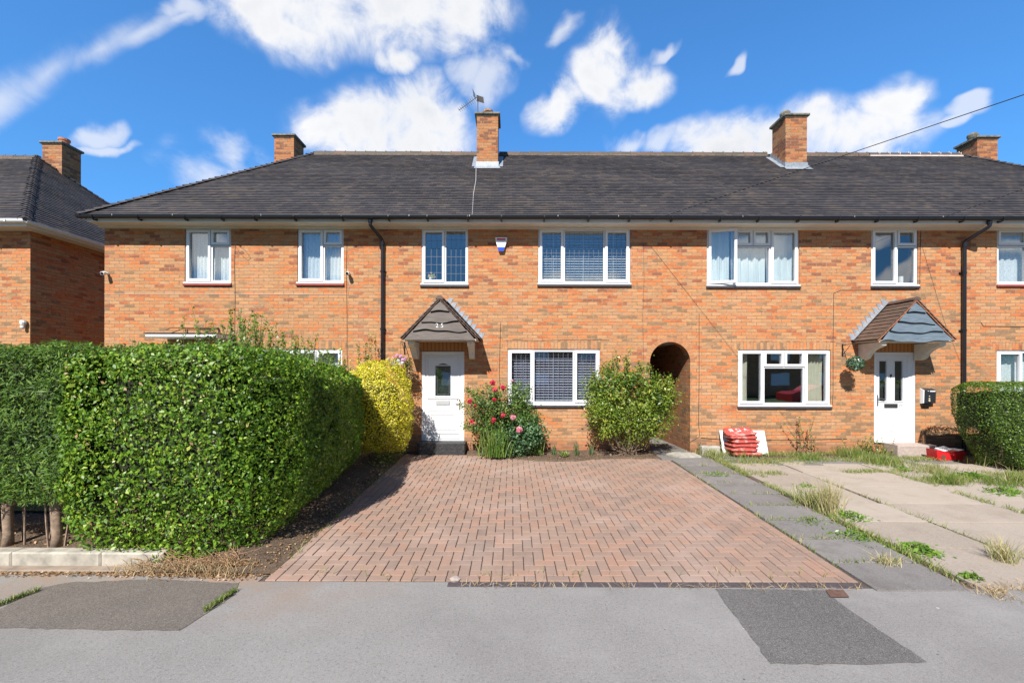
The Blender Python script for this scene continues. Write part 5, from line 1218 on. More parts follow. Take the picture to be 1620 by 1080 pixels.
# rose bush and its companions in front of the window
RB = thing('rose_bush', (-.45, 9.5, .25), 'loose rose bush with red and pink flowers between door 25 and the leaded window', 'rose bush')
RC = []; b = MB()
for i in range(36):
    a = Vector((random.uniform(-.75, .2), random.uniform(9.45, 9.75), .25)); e = Vector((random.gauss(-.35, .42), random.uniform(9.2, 9.7), random.uniform(.8, 1.75)))
    if i < 4: e = Vector(((-1.02, -1.0, -.72, -.62)[i], 9.4, (1.32, .95, 1.72, 1.5)[i]))
    m = a.lerp(e, .55)+Vector((0, 0, .12)); b.tube([a, m, e], [.009, .006, .003], 5)
    for k in range(16): s = random.uniform(.35, 1.05); RC.append(m.lerp(e, (s-.5)*2) if s > .5 else a.lerp(m, s*2))
b.build('stems', simple('rose_stems', (.11, .12, .05), .7, .3, 20), RB)
RC = np.array([tuple(v) for v in RC]); p = np.repeat(RC, 15, 0)+RNG.normal(size=(len(RC)*15, 3))*[.055, .05, .05]
leaves('foliage', ROSEL, RB, p, np.tile([[0, -.6, .7]], (len(p), 1)), .042, .6, .8)
def clumpy0(cl, per, nl, sig, zmin=.3):
    C_, D_ = [], []
    for c, r in cl: p, d = blob_leaves(per, c, r, .4, .25, 3.2, zmin, 2); C_.append(p); D_.append(d)
    C_, D_ = np.concatenate(C_), np.concatenate(D_); m = len(C_)
    p = np.repeat(C_, nl, 0)+RNG.normal(size=(m*nl, 3))*[sig, sig*.8, sig]; return p, np.repeat(D_, nl, 0)
p, N_ = clumpy0([((.17, 9.55, 1.35), (.26, .22, .50)), ((.32, 9.5, 1.0), (.32, .22, .30))], 60, 26, .055); leaves('tall_foliage', ROSEL, RB, p, N_, .044, .5, .8, RNG.normal(.42, .2, len(p)))
def flower(parent, c, rad, cols, name='flower', npet=16, aspect=.8):
    n = npet; d = nrm(RNG.normal(size=(n, 3))+[0, -1.0, .35]); p = np.array(c)+d*rad*.55
    return leaves(name, cols, parent, p, d, rad*.95, aspect, .35, fold=.3)
REDP = leaf_mat('red_petals', [(0, (.35, .008, .03)), (.6, (.62, .02, .06)), (1, (.75, .10, .14))], .5, .2)
PINKP = leaf_mat('pink_petals', [(0, (.62, .16, .24)), (.6, (.80, .35, .42)), (1, (.85, .6, .6))], .5, .2)
for (px, py, rad, mt) in ((779, 606, .058, REDP), (783, 617, .050, REDP), (796, 613, .05, REDP), (743.5, 634.5, .046, REDP), (781.5, 632, .036, REDP), (746, 666, .046, REDP), (796, 657, .046, REDP), (780, 665, .055, REDP), (809, 602, .03, PINKP), (811, 660, .052, PINKP), (822, 679, .062, PINKP), (752, 642, .03, REDP)):
    flower(RB, tuple(P(px, py, 9.2)), rad*1.3, mt, npet=22)
T = thing('leafy_clump', (.25, 9.35, .25), 'low mound of blue green leaves below the leaded window beside the sword leaves', 'plant')
p, N_ = clumpy0([((.15, 9.42, .55), (.55, .28, .40)), ((.4, 9.42, .72), (.3, .25, .3))], 75, 26, .065, .22); leaves('foliage', GERAN, T, p, N_, .056, .7, .7)
T = thing('sword_leaved_plant', (-.35, 9.25, .25), 'clump of bright green sword shaped leaves at the near edge of the flower bed', 'plant')
n = 150; rt = np.stack([RNG.normal(-.36, .13, n), RNG.normal(9.24, .05, n), np.full(n, .24)], 1)
blades('leaves', SWORD, T, rt, .62, .020, .42, curl=.6)
for (px, h, lb) in ((848, .42, 'upright sword leaves at the right end of the blue green clump'), (911, .28, 'short upright sword leaves standing alone in the soil under the leaded window'), (933, .24, 'small dull sword leaves just left of the large shrub'), (876, .2, 'thin faint blades in the soil between the two sword leaved clumps')):
    x = P(px, 700, 9.6)[0]; T = thing('sword_leaved_plant', (x, 9.6, .25), lb, 'plant', 'small sword leaved plants in the flower bed'); n = 16 if px != 848 else 46
    rt = np.stack([RNG.normal(x, .03 if px != 848 else .07, n), RNG.normal(9.55, .03, n), np.full(n, .24)], 1); blades('leaves', SWORD if px == 848 else leaf_mat('dull_blades', [(0, (.05, .10, .04)), (1, (.16, .22, .10))], .5, .3), T, rt, h*1.15, .018, .22)
T = thing('fallen_leaves_bunch', (1.1, 9.38, .25), 'flat pale green tuft lying on the soil before the leaded window', 'plant')
n = 30; rt = np.stack([RNG.normal(1.12, .04, n), RNG.normal(9.38, .03, n), np.full(n, .24)], 1); blades('leaves', SWORD, T, rt, .14, .02, 1.6)
# the big shrub beside the passage
BS = thing('large_shrub', (2.5, 9.45, .25), 'large spreading yellow green shrub in front of the wall left of the arched passage', 'shrub')
cl = [((2.45, 9.42, 1.35), (.62, .42, .62)), ((2.0, 9.4, 1.1), (.42, .35, .5)), ((2.95, 9.4, 1.05), (.45, .35, .5)), ((2.1, 9.45, 1.75), (.32, .28, .36)), ((2.75, 9.42, 1.75), (.40, .3, .36)), ((2.5, 9.38, .9), (.62, .35, .42)), ((3.2, 9.4, 1.45), (.3, .28, .42)), ((1.82, 9.45, 1.5), (.28, .26, .36))]
def clumpy(cl, per, nl, sig=.075, zmin=.38):
    C_, D_ = [], []
    for c, r in cl: p, d = blob_leaves(per, c, r, .3, .2, 3.2, zmin, 2); C_.append(p); D_.append(d)
    C_, D_ = np.concatenate(C_), np.concatenate(D_); m = len(C_); cr = RNG.normal(0, .13, m)
    p = np.repeat(C_, nl, 0)+RNG.normal(size=(m*nl, 3))*[sig, sig*.8, sig]; return p, np.repeat(D_, nl, 0), np.repeat(cr, nl)+RNG.normal(.52, .17, m*nl)
p, N_, rr = clumpy(cl, 62, 36)
leaves('foliage', SHRUB, BS, p, nrm(N_+[0, -.3, .5]), .056, .42, .7, rr+np.clip((1.2-p[:, 2])*.12, -.1, .15), droop=.3)
rts = [(2.15, 9.42, 1.95, .45), (2.42, 9.42, 1.9, .62), (2.45, 9.45, 1.9, .55), (2.72, 9.4, 1.9, .40), (2.05, 9.4, 1.9, .36), (1.75, 9.4, 1.6, .5), (3.35, 9.4, 1.6, .42), (3.3, 9.4, 1.5, .48), (3.42, 9.38, 1.3, .3), (2.9, 9.4, 2.0, .28), (2.25, 9.4, 2.0, .48), (1.68, 9.38, 1.55, .35)]
shoots('shoots', BS, SHRUB, [q[:3] for q in rts for _ in range(3)], [q[3]*random.uniform(.7, 1.05) for q in rts for _ in range(3)], .055, .45, .014, .10)
b = MB()
for i in range(22):
    a = Vector((2.45+random.gauss(0, .1), 9.5, .22)); e = Vector((random.uniform(1.7, 3.3), random.uniform(9.3, 9.6), random.uniform(.7, 1.7))); m = a.lerp(e, .5)+Vector(((e.x-a.x)*.22, 0, -.1)); b.tube([a, m, e], [.016, .012, .005], 6)
b.build('stems', TWIG, BS)
# small clipped hedge on the right
HR = thing('hedge', (10.5, 8.9, .2), 'low clipped dense hedge at the right frame edge in front of the last house', 'hedge')
P_, N2 = [], []
p, N_, dp = hedge_leaves(56000, (8.82, 13.6, 8.1, 9.15, .25, 1.86), (1.2, .5, 1.6, .2, 1, .5), .03, .05, .42, 2.2)
k = np.clip((1.25-p[:, 2])/1.0, 0, 1)**1.3; ed = np.clip(1-(p[:, 0]-8.82)/1.0, 0, 1); p[:, 0] += k*.62*ed
leaves('foliage', BOXW, HR, p, N_, .030, .55, .6, shade_rnd(p, dp)+np.clip(p[:, 2]-1.6, 0, .3)*.5)
b = MB(); b.box(9.5, 13.4, 8.35, 9.0, .3, 1.65); b.box(9.05, 9.499, 8.4, 9.0, .95, 1.62); b.build('light_blocking_core', CORE, HR)
b = MB()
for i in range(30): x, y = random.uniform(9.3, 13), random.uniform(8.4, 8.9); b.tube([(x, y, .15), (x+random.gauss(0, .05), y, .4), (x+random.gauss(0, .1), y, .7)], .012, 5)
b.build('stems', TWIG, HR)
# trees far behind the right end
for (x, y, ztop, lb) in ((19.7, 18.5, 10.62, 'green tree top just showing behind the roof beyond the last chimney'), (21.6, 19, 10.7, 'green tree top at the right frame edge behind the roof slope'), (17.9, 20, 11.3, 'distant green tree showing beside the last chimney above the ridge')):
    T = thing('tree', (x, y, .2), lb, 'tree', 'trees behind the terrace'); b = MB(); b.tube([(x, y, 0), (x, y, 4), (x+.2, y, 8)], [.25, .2, .08], 8); b.build('trunk', WOODT, T)
    p1, n1 = blob_leaves(3800, (x, y, ztop-2.4), (1.4, 1.4, 2.3), .15, .3, 3, None, 2); leaves('crown', SHRUB, T, p1, n1, .14, .6, .7)
# hanging basket of flowers left of door 25 and leaf ball right of the five pane window
HBc = P(632, 574, 9.66); T = thing('hanging_basket', tuple(HBc), 'hanging basket of pink, purple and white flowers left of the white door numbered 25', 'hanging basket')
b = MB(); b.lathe(tuple(HBc+Vector((0, 0, -.2))), [(.06, -.02), (.14, .04), (.17, .12), (.175, .16)], 14); b.build('basket', simple('coir_basket', (.16, .09, .05), .9, .4, 30), T)
p, N_ = blob_leaves(1200, tuple(HBc+Vector((.04, 0, -.06))), (.24, .20, .17), .25, .3, 3, None, 2); leaves('foliage', ROSEL, T, p, N_, .04, .5, .8)
p, N_ = blob_leaves(420, tuple(HBc+Vector((.20, -.02, -.22))), (.12, .12, .25), .3, .3, 3, None, 2); leaves('trailing_foliage', DRYG, T, p, N_, .04, .4, .8)
PURP = leaf_mat('purple_petals', [(0, (.16, .10, .42)), (1, (.38, .26, .62))], .5, .2); WHT = leaf_mat('white_petals', [(0, (.6, .62, .55)), (1, (.8, .8, .76))], .5, .2); MAG = leaf_mat('magenta_petals', [(0, (.55, .02, .25)), (1, (.7, .06, .35))], .5, .2); LIL = leaf_mat('lilac_petals', [(0, (.62, .28, .55)), (1, (.80, .50, .72))], .5, .2)
for (px, py, mt) in ((622, 567, LIL), (628, 563, LIL), (634, 564, LIL), (637, 569, LIL), (619, 575, PURP), (623, 573, PURP), (630, 571, WHT), (626, 577, WHT), (633, 575, WHT), (637, 574, WHT), (636, 579, MAG), (624, 581, WHT), (615, 569, LIL), (641, 568, LIL)):
    flower(T, tuple(P(px, py, 9.46)), .05, mt)
def basket_bracket(x, z, reach, label, drop):
    T = MB(); T.box(x-.012, x+.012, 9.985, 9.998, z-.25, z+.03); T.tube([(x, 9.99, z), (x, 9.99-reach, z+.02), (x, 9.985-reach, z-.03)], .008, 6); T.tube([(x, 9.99, z-.22), (x+.0, 9.99-reach*.6, z-.02)], .006, 6)
    T.tube([(x, 9.985-reach, z-.02), (x, 9.985-reach, z-.02-drop)], .0035, 4)
    return tag(T.build('basket_bracket', BLACKP, loc=(x, 9.99, z)), label, 'bracket')
basket_bracket(HBc[0]+.03, 2.66, .33, 'black iron wall bracket holding the flower basket left of door 25', .38)
bc = P(1353, 575, 9.62); basket_bracket(bc[0], 2.64, .37, 'black iron wall bracket holding the round leaf ball beside the grey canopy', .22)
T = thing('leaf_ball', tuple(bc), 'round ball of dark green leaves hanging right of the five pane window', 'leaf ball')
d = nrm(RNG.normal(size=(900, 3))); leaves('foliage', leaf_mat('ball_leaves', [(0, (.02, .06, .03)), (.6, (.05, .13, .07)), (1, (.22, .32, .22))], .3, .1), T, np.array(bc)+d*RNG.uniform(.11, .175, 900)[:, None], d, .045, .55, .5)

# weeds and grass
def tuft(cx, cy, n, rad, h, w=.006, lean=.6, mat=GRASS, label='', name='grass_tuft', group='weeds and grass tufts in the joints of the paving', elong=(1, 1), rmean=.4, z=None):
    T = np.stack([RNG.normal(cx, rad*elong[0], n), RNG.normal(cy, rad*elong[1], n), np.zeros(n)], 1); T[:, 2] = [gz(y)+.008 for y in T[:, 1]]
    o = blades(name, mat, None, T, h, w, lean, RNG.normal(rmean, .22, n)); return tag(o, label, 'grass', group)
def GP(px, py): g = G(px, py); return g[0], g[1]
def rosette(px, py, n, rad, leaf, label, mat=None, h=.05):
    x, y = GP(px, py); p = np.stack([RNG.normal(x, rad, n), RNG.normal(y, rad*.8, n), np.zeros(n)], 1); p[:, 2] = [gz(q)+.015 for q in p[:, 1]]; p[:, 2] += RNG.uniform(0, h, n)*np.exp(-((p[:, 0]-x)**2+(p[:, 1]-y)**2)/(rad*rad))
    o = leaves('weed', mat or PRIVETS, None, p, np.tile([[0, -.2, 1.0]], (n, 1)), leaf, .4, .5); return tag(o, label, 'weed', 'weeds and grass tufts in the joints of the paving')
for (px, py, n, rad, h, rm, lb, lean) in (
    (1312, 812, 150, .055, .34, .86, 'tall pale seeding grass clump in the joint between grey and beige slabs', .55),
    (1288, 800, 170, .10, .20, .7, 'shorter green and straw grass beside the tall pale seeding clump', .7),
    (1590, 890, 70, .045, .20, .85, 'small pale straw tuft among the beige slabs at the right edge', .8),
    (1350, 722, 260, .16, .16, .45, 'green grass growing along the wall below the five pane window', .6),
    (1398, 735, 330, .16, .16, .45, 'thick green grass tuft in front of the grey canopy door', .6),
    (1500, 765, 260, .09, .15, .42, 'green tufted grass in the paving left of the dark dock leaves', .7),
    (1475, 748, 260, .14, .14, .6, 'yellowing grass patch in front of the red carton', .7),
    (1280, 728, 220, .13, .10, .3, 'low green grass patch right of the red sacks', .7),
    (1170, 722, 200, .12, .14, .55, 'mixed grass at the foot of the red sacks', .7),
    (1125, 722, 200, .12, .16, .6, 'grass around the pale concrete block left of the sacks', .6),
    (1100, 712, 140, .08, .20, .5, 'weedy grass at the right foot of the arched passage', .5),
    (1610, 765, 160, .10, .18, .55, 'grass tuft at the right frame edge below the clipped hedge', .6),
    (1580, 768, 220, .13, .10, .35, 'flat green grass mat in the slab joint near the right edge', .9),
    (1560, 735, 130, .10, .14, .4, 'green grass at the foot of the small clipped hedge', .6),
    (1405, 893, 60, .05, .09, .95, 'dry straw tuft lying on the grey slabs near the pavement', 1.3)):
    x, y = GP(px, py); tuft(x, y, int(n*1.7), rad*1.15, h*1.35, .007 if h > .15 else .006, lean, GRASS, lb, rmean=rm+.12)
for (px, py, n, rad, leaf, lb) in ((1448, 872, 170, .11, .05, 'bright green leafy weed in the joint near the front of the grey slabs'), (1468, 878, 60, .05, .05, 'small leafy weed just right of the bright green weed'), (1352, 850, 130, .10, .04, 'flat leafy weed on the grey slab path at its middle'), (1345, 820, 200, .12, .045, 'spreading leafy weed behind the tall pale grass clump'),
    (1540, 755, 120, .09, .09, 'dark dock leaves growing in the paving near the right edge'), (1595, 780, 160, .13, .05, 'flat green weed in the joint at the right frame edge'), (1538, 918, 60, .05, .05, 'small upright weed in the joint near the pavement on the right'), (1133, 752, 90, .09, .035, 'flat weed in the grey slab path nearest the passage'), (1430, 745, 70, .07, .05, 'small dark weed before the doorstep of the grey canopy door'), (1275, 770, 60, .07, .035, 'small green weed between the first beige slabs'), (1280, 826, 60, .08, .03, 'flat weed across the grey slab path joint')):
    rosette(px, py, int(n*1.4), rad*1.15, leaf*1.1, lb, h=.09)
# fine growth in the joints, litter: nobody could count it
J = []
def line_pts(x0, y0, x1, y1, n, w): t = RNG.uniform(0, 1, n); return np.stack([x0+(x1-x0)*t+RNG.normal(0, w, n), y0+(y1-y0)*t+RNG.normal(0, w, n), 0*t], 1)
J.append(line_pts(4.26, 4.3, 4.26, 9.4, 1900, .04)); J.append(line_pts(4.5, 7.4, 4.3, 9.3, 900, .16))
y = 4.02
for d in (.56, .60, .62, .55, .56, .60, .60, .60, .62, .58):
    y += d; J.append(line_pts(3.4, y, 4.2, y, 60, .012))
J.append(line_pts(4.3, 9.75, 9.0, 9.85, 3400, .08)); J.append(line_pts(4.6, 9.0, 9.0, 9.3, 4200, .16)); J.append(line_pts(7.0, 7.6, 11.5, 8.5, 4200, .15)); J.append(line_pts(8.0, 6.6, 11.5, 7.1, 2600, .12)); J.append(line_pts(4.6, 8.1, 7.5, 8.3, 1500, .06)); J.append(line_pts(5.42, 4.2, 5.42, 8.6, 300, .012)); J.append(line_pts(7.0, 5.0, 7.0, 9.0, 900, .03)); J.append(line_pts(8.5, 7.2, 12, 7.8, 1500, .14)); J.append(line_pts(8.5, 8.2, 13, 8.2, 1300, .08)); J.append(line_pts(8.5, 5.2, 8.5, 8.2, 500, .03)); J.append(line_pts(3.3, 4.5, 3.3, 9.4, 200, .01)); J.append(line_pts(-2.1, 4.3, 3.1, 4.3, 90, .05)); J.append(line_pts(-2.3, 4.3, -2.35, 9.0, 160, .02))
J = np.concatenate(J); g_ = vnoise(J*[1, 1, 0], 4); J = J[g_ > -.25]; J[:, 2] = [gz(q)+.004 for q in J[:, 1]]
blades('joint_weeds', GRASS, None, J, .088, .006, .9, RNG.normal(.68, .2, len(J)), kind='stuff')
J = np.concatenate([line_pts(4.25, 4.0, 6.4, 4.0, 1700, .07), line_pts(5.2, 4.02, 6.2, 3.95, 900, .05), line_pts(-.5, 4.11, 3.2, 4.06, 260, .02)]); J = J[(vnoise(J*[1, 1, 0], 3) > -.5)]; J[:, 2] = [gz(q)+.003 for q in J[:, 1]]
blades('dry_grass', DRYG, None, J, .06, .005, 1.8, kind='stuff')
J = np.concatenate([line_pts(-3.85, 4.40, -2.6, 4.32, 450, .06), line_pts(-3.3, 4.42, -2.9, 4.5, 500, .09)]); J[:, 2] = .01
blades('dry_verge_grass', DRYG, None, J, .12, .005, 1.1, kind='stuff')
J = np.concatenate([line_pts(*GP(372, 935), *GP(325, 968), 420, .012), line_pts(*GP(-10, 962), *GP(60, 935), 260, .012)]); J[:, 2] = .006
blades('crack_weeds', GRASS, None, J, .05, .005, .8, kind='stuff')
n = 5200; q = np.stack([RNG.uniform(-8, -2.3, n), RNG.uniform(4.32, 9.2, n), np.zeros(n)], 1); q2 = np.concatenate([line_pts(-7, 4.34, -2.4, 4.33, 2400, .035), line_pts(-3.5, 4.42, -2.6, 4.36, 2200, .07)]); q3 = line_pts(-2.45, 4.4, -2.45, 9, 700, .07); q4 = np.stack([RNG.uniform(-.9, 3.1, 700), RNG.uniform(9.1, 9.7, 700), np.zeros(700)], 1)
q = np.concatenate([q, q2, q3, q4]); q = q[~((q[:, 0] > -2.3) & (q[:, 1] < 9))]
q[:, 2] = [(hb(a, b_)+.006 if (a < -2.34 and b_ > 4.41) else (fb(a, b_)+.006 if b_ > 9 and a > -1 else gz(b_)+.012))+0 for a, b_ in q[:, :2]]
kk = (q[:, 0] < -3.5) & (q[:, 1] > 4.38) & (q[:, 1] < 4.66); q = q[~kk]; q[(q[:, 1] < 4.38), 2] = .008
leaves('leaf_litter', LITTER, None, q+RNG.uniform(0, .006, (len(q), 3)), np.tile([[0, 0, 1.0]], (len(q), 1)), .026, .6, .35, kind='stuff')
n = 9000; J = np.stack([RNG.uniform(-9, -3.8, n), RNG.uniform(5.75, 9.5, n), np.full(n, .3)], 1); J[:, 2] = [gz(v)+.13 for v in J[:, 1]]; blades('lawn_grass', leaf_mat('lawn_blades', [(0, (.03, .08, .012)), (1, (.12, .2, .04))], .6, .3), None, J, .06, .006, .8, kind='stuff')
T = thing('climbing_weed', (6.6, 9.8, .2), 'straggly thorny weed climbing the wall below the five pane window', 'weed')
shoots('foliage', T, ROSEL, [(6.5+random.gauss(0, .12), 9.82, .22) for _ in range(9)], [random.uniform(.35, .95) for _ in range(9)], .045, .5, .03, .22)
T = thing('leafy_weed', (8.2, 9.75, .2), 'bushy yellow green weed growing at the left foot of the grey canopy door', 'weed')
shoots('foliage', T, SHRUB, [(7.95+random.gauss(0, .22), 9.75, .2) for _ in range(26)], [random.uniform(.15, .42) for _ in range(26)], .04, .5, .018, .3)
T = thing('leafy_weed', (4.35, 9.7, .2), 'green weeds growing at the foot of the wall between passage and sacks', 'weed')
shoots('foliage', T, SHRUB, [(4.3+random.gauss(0, .18), 9.75, .2) for _ in range(14)], [random.uniform(.12, .36) for _ in range(14)], .035, .5, .02, .3)
T = thing('dry_stems', (9.5, 8.2, .2), 'dry straw coloured stems leaning at the foot of the small clipped hedge', 'weed')
n = 40; rt = np.stack([RNG.uniform(8.6, 10.6, n), RNG.normal(8.15, .12, n), np.full(n, .15)], 1); blades('stalks', DRYG, T, rt, .32, .006, .9)
T = thing('leafy_weed', (-2.15, 9.3, .2), 'low weeds with a few red blooms at the foot of the golden shrub', 'weed')
p = np.stack([RNG.normal(-2.45, .14, 500), RNG.normal(8.9, .4, 500), RNG.uniform(.25, .42, 500)], 1); leaves('foliage', SHRUB, T, p, np.tile([[.2, -.2, 1]], (500, 1)), .04, .5, .6)
for (px, py) in ((640, 718), (595, 741)): g_ = G(px, py); flower(T, (g_[0]-.05, g_[1], g_[2]+.12), .03, REDP)

b = MB()
for i in range(150):
    x, y = random.uniform(-3.75, -2.7), random.gauss(4.47, .09); a = Vector((x, y, .03)); d = Vector((random.gauss(0, .10), random.gauss(-.03, .06), random.uniform(.02, .14)))
    b.tube([a, a+d*.6+Vector((0, 0, .03)), a+d*1.3], [.004, .003, .0015], 4)
tag(b.build('dry_twigs', simple('straw_twigs', (.36, .22, .12), .9, .4, 30), loc=(-3.2, 4.47, 0)), kind='stuff')
# ------------------------------------------------------------------ small things
# red plastic sacks
SACK = Mat('red_sack_plastic'); SACK.set('Base Color', SACK.mix(SACK.math('MULTIPLY', SACK.math('GREATER_THAN', SACK.noise(9, 3), .60), .5), (.42, .075, .06), (.56, .34, .29))).set('Roughness', .45); SACK.bump(SACK.noise(16, 3), .6, .02); SACK = SACK.m
def sack(cx, cy, cz, L, W, H, rot, label, letters=False):
    b = MB(); nu, nv = 28, 16; ph = random.random()*6
    for j in range(nv+1):
        for i in range(nu):
            t = 2*PI*i/nu; f = -PI/2+PI*j/nv; ct, st = math.cos(t), math.sin(t); e = .30
            sx = math.copysign(abs(ct)**e, ct)*abs(math.cos(f))**.35; sy = math.copysign(abs(st)**e, st)*abs(math.cos(f))**.35
            z = math.copysign(abs(math.sin(f))**.8, math.sin(f)); k = max(abs(sx), abs(sy))
            wob = 1+.04*math.sin(5*t+ph)+.03*math.sin(9*t+3*f+ph)
            x, y, zz = sx*L/2*wob, sy*W/2*wob, z*H/2*(1-.55*k**4)*(1+.12*math.sin(4*t+ph))+.006*math.sin(9*x_ if False else 7*t+ph)
            c, s = math.cos(rot), math.sin(rot); b.v.append((cx+x*c-y*s, cy+x*s+y*c, cz+zz+H*.5))
    for j in range(nv):
        for i in range(nu): i2 = (i+1) % nu; b.f.append((j*nu+i, j*nu+i2, (j+1)*nu+i2, (j+1)*nu+i)); b.r.append(.5)
    o = tag(b.build('sack', SACK, loc=(cx, cy, cz), smooth=True), label, 'sack', 'red plastic sacks stacked against the wall')
    return o
base = P(1175, 722, 9.62); zs = gz(9.6)+.012
lbs = ['pale worn red sack at the very bottom of the stack by the passage', 'red plastic sack second from the bottom of the stack', 'red plastic sack third from the bottom of the stack', 'red plastic sack third from the top of the stack', 'red plastic sack lying just beneath the lettered top sack', 'topmost red sack of the stack, tilted toward the street with white lettering']
for i in range(6):
    s_ = sack(base[0]+(.04, -.02, .0, .02, -.02, -.04)[i], 9.66+(.0, .0, .01, .01, .02, .04)[i], zs+i*.088, .60+random.uniform(-.03, .03), .40, .115, random.uniform(-.05, .05), lbs[i])
    if i == 5:
        s_.rotation_euler = (R(14), R(-5), R(-6)); s_.location.z += .02
        lt = MB()
        for k, st in enumerate(([((0, 0), (0, 1)), ((0, 1), (.6, 1)), ((.6, 1), (.6, .55)), ((.6, .55), (0, .5)), ((.2, .5), (.65, 0))], [((0, 0), (0, 1)), ((0, 1), (.6, 1)), ((.6, 1), (.6, 0)), ((.6, 0), (0, 0))], [((0, 0), (.3, 1)), ((.3, 1), (.6, 0)), ((.15, .4), (.45, .4))])):
            for (a, c) in st:
                ox = -.21+k*.145; A = Vector((ox+a[0]*.11, -.10+a[1]*.13, .126)); C_ = Vector((ox+c[0]*.11, -.10+c[1]*.13, .126)); lt.tube([A, C_], .007, 4)
        lo = lt.build('lettering', WHITEP, loc=(0, 0, 0)); lo.parent = s_; lo.location = (0, 0, -.012)
# white board behind the sacks
b = MB(); bx0, bx1 = WX(1136.5), WX(1207); b.box(bx0, bx1, -.008, .008, 0, .53); o = b.build('white_board', simple('scuffed_white_board', (.66, .70, .70), .6, .12, 9)); o.location = (0, 9.78, gz(9.8)+.015); o.rotation_euler = (R(-19), 0, 0)
tag(o, 'scuffed white board leaning on the wall behind the red sacks', 'board')
c = P(1122, 716, 9.72); b = MB(); b.bbox(c[0]-.20, c[0]+.20, 9.62, 9.80, gz(9.7)+.005, gz(9.7)+.21, .012); tag(b.build('concrete_block', CONC, loc=(c[0], 9.7, .2)), 'pale concrete block lying left of the red sacks', 'block')
b = MB(); b.prism([(3.5, 9.25), (3.98, 9.3), (4.0, 9.72), (3.6, 9.8), (3.35, 9.6)], 'z', gz(9.5)+.01, gz(9.5)+.07); tag(b.build('broken_slab', CONC, loc=(3.7, 9.5, .2)), 'broken pale slab lying at the mouth of the arched passage', 'slab')
# letter box right of the grey canopy door
x0, x1 = 9.20, 9.49; zb, zt = WZ(1466, 637), WZ(1466, 616)
T = thing('post_box', (9.26, 9.9, zb), 'black wall mounted post box with pale left side, right of the grey canopy door', 'post box')
b = MB(); b.prism([(9.998, zb-.02), (9.91, zb), (9.90, zt-.01), (9.93, zt), (9.998, zt+.03)], 'x', x0+.03, x1); b.build('body', simple('black_box_metal', (.022, .025, .03), .4), T)
b = MB(); b.prism([(9.998, zb-.02), (9.909, zb+.0), (9.899, zt-.01), (9.929, zt), (9.998, zt+.032)], 'x', x0+.012, x0+.029); b.build('side_panel', WHITEP, T)
b = MB(); b.box(x0+.03, x1-.09, 9.92, 9.998, zb-.055, zb-.0205); b.build('lower_tray', BLACKP, T)
for dz, r_ in ((.155, .010), (.10, .014), (.055, .018)):
    b = MB(); b.tube([(x0+.14, 9.906, zb+dz), (x0+.14, 9.893, zb+dz)], r_, 10); b.build('button', simple('cream_button', (.7, .6, .4), .5), T)
b = MB(); b.box(x0+.10, x0+.125, 9.893, 9.899, zt-.035, zt-.025); b.box(x0+.15, x1-.02, 9.893, 9.899, zt-.045, zt-.022); b.build('badge', WHITEP, T)
# alarm bell box
T = thing('alarm_box', (WX(792.5), 9.95, WZ(792, 387)), 'white alarm box with red band and blue foot on the wall between upper windows', 'alarm box')
cx_, zt, zb = WX(792.5), WZ(792, 377), WZ(792, 398)
b = MB(); b.prism([(cx_-.135, zt), (cx_-.125, zt-.08), (cx_-.075, zb+.06), (cx_-.05, zb), (cx_+.05, zb), (cx_+.075, zb+.06), (cx_+.125, zt-.08), (cx_+.135, zt)], 'y', 9.93, 9.998); b.build('housing', WHITEP, T)
b = MB(); b.prism([(cx_-.098, zt-.025), (cx_-.094, zt-.062), (cx_+.094, zt-.062), (cx_+.098, zt-.025)], 'y', 9.926, 9.9295); b.build('red_band', simple('alarm_red', (.6, .02, .03), .4), T)
b = MB(); b.prism([(cx_-.088, zt-.085), (cx_-.085, zt-.095), (cx_+.085, zt-.095), (cx_+.088, zt-.085)], 'y', 9.926, 9.9295); b.prism([(cx_-.07, zt-.110), (cx_-.068, zt-.117), (cx_+.068, zt-.117), (cx_+.07, zt-.110)], 'y', 9.926, 9.9295); b.build('grey_text_lines', simple('pale_grey_print', (.45, .48, .55), .5), T)
b = MB(); b.prism([(cx_-.083, zb+.078), (cx_-.054, zb-.006), (cx_+.054, zb-.006), (cx_+.083, zb+.078)], 'y', 9.922, 9.9295); b.build('blue_lens', simple('alarm_blue', (.02, .08, .5), .25), T)
def camera_box(px, py, label, y=9.998, yo=0):
    x, z = WX(px), WZ(px, py); T = thing('security_camera', (x, 9.95, z), label, 'security camera', 'small white security cameras')
    b = MB(); b.tube([(x, y, z), (x, y-.05, z)], .03, 12); b.build('mount', WHITEP, T)
    b = MB(); b.tube([(x, y-.045, z), (x+.01, y-.10, z-.01), (x+.015, y-.17, z-.03)], [.02, .045, .042], 12); b.build('body', WHITEP, T, smooth=False)
    b = MB(); b.tube([(x+.015, y-.171, z-.031), (x+.016, y-.178, z-.033)], .03, 12); b.build('lens', BLACKP, T)
camera_box(171, 433, 'small white security camera near the left corner of the terrace'); camera_box(552, 433, 'small white security camera right of the second upper window')
x, z = (41-810)/700*10.3, CZ+(592-516)/700*10.3
T = thing('outdoor_light', (x, 10.25, z), 'small white lamp on the wall of the separate house at the left frame edge', 'lamp'); b = MB(); b.lathe((x, 10.24, z-.0), [(.05, 0), (.065, .05), (.05, .10)], 12); b.build('lamp_body', WHITEP, T); b = MB(); b.lathe((x, 10.23, z-.10), [(.02, 0), (.045, .03), (.045, .08)], 12); b.build('sensor', WHITEP, T)
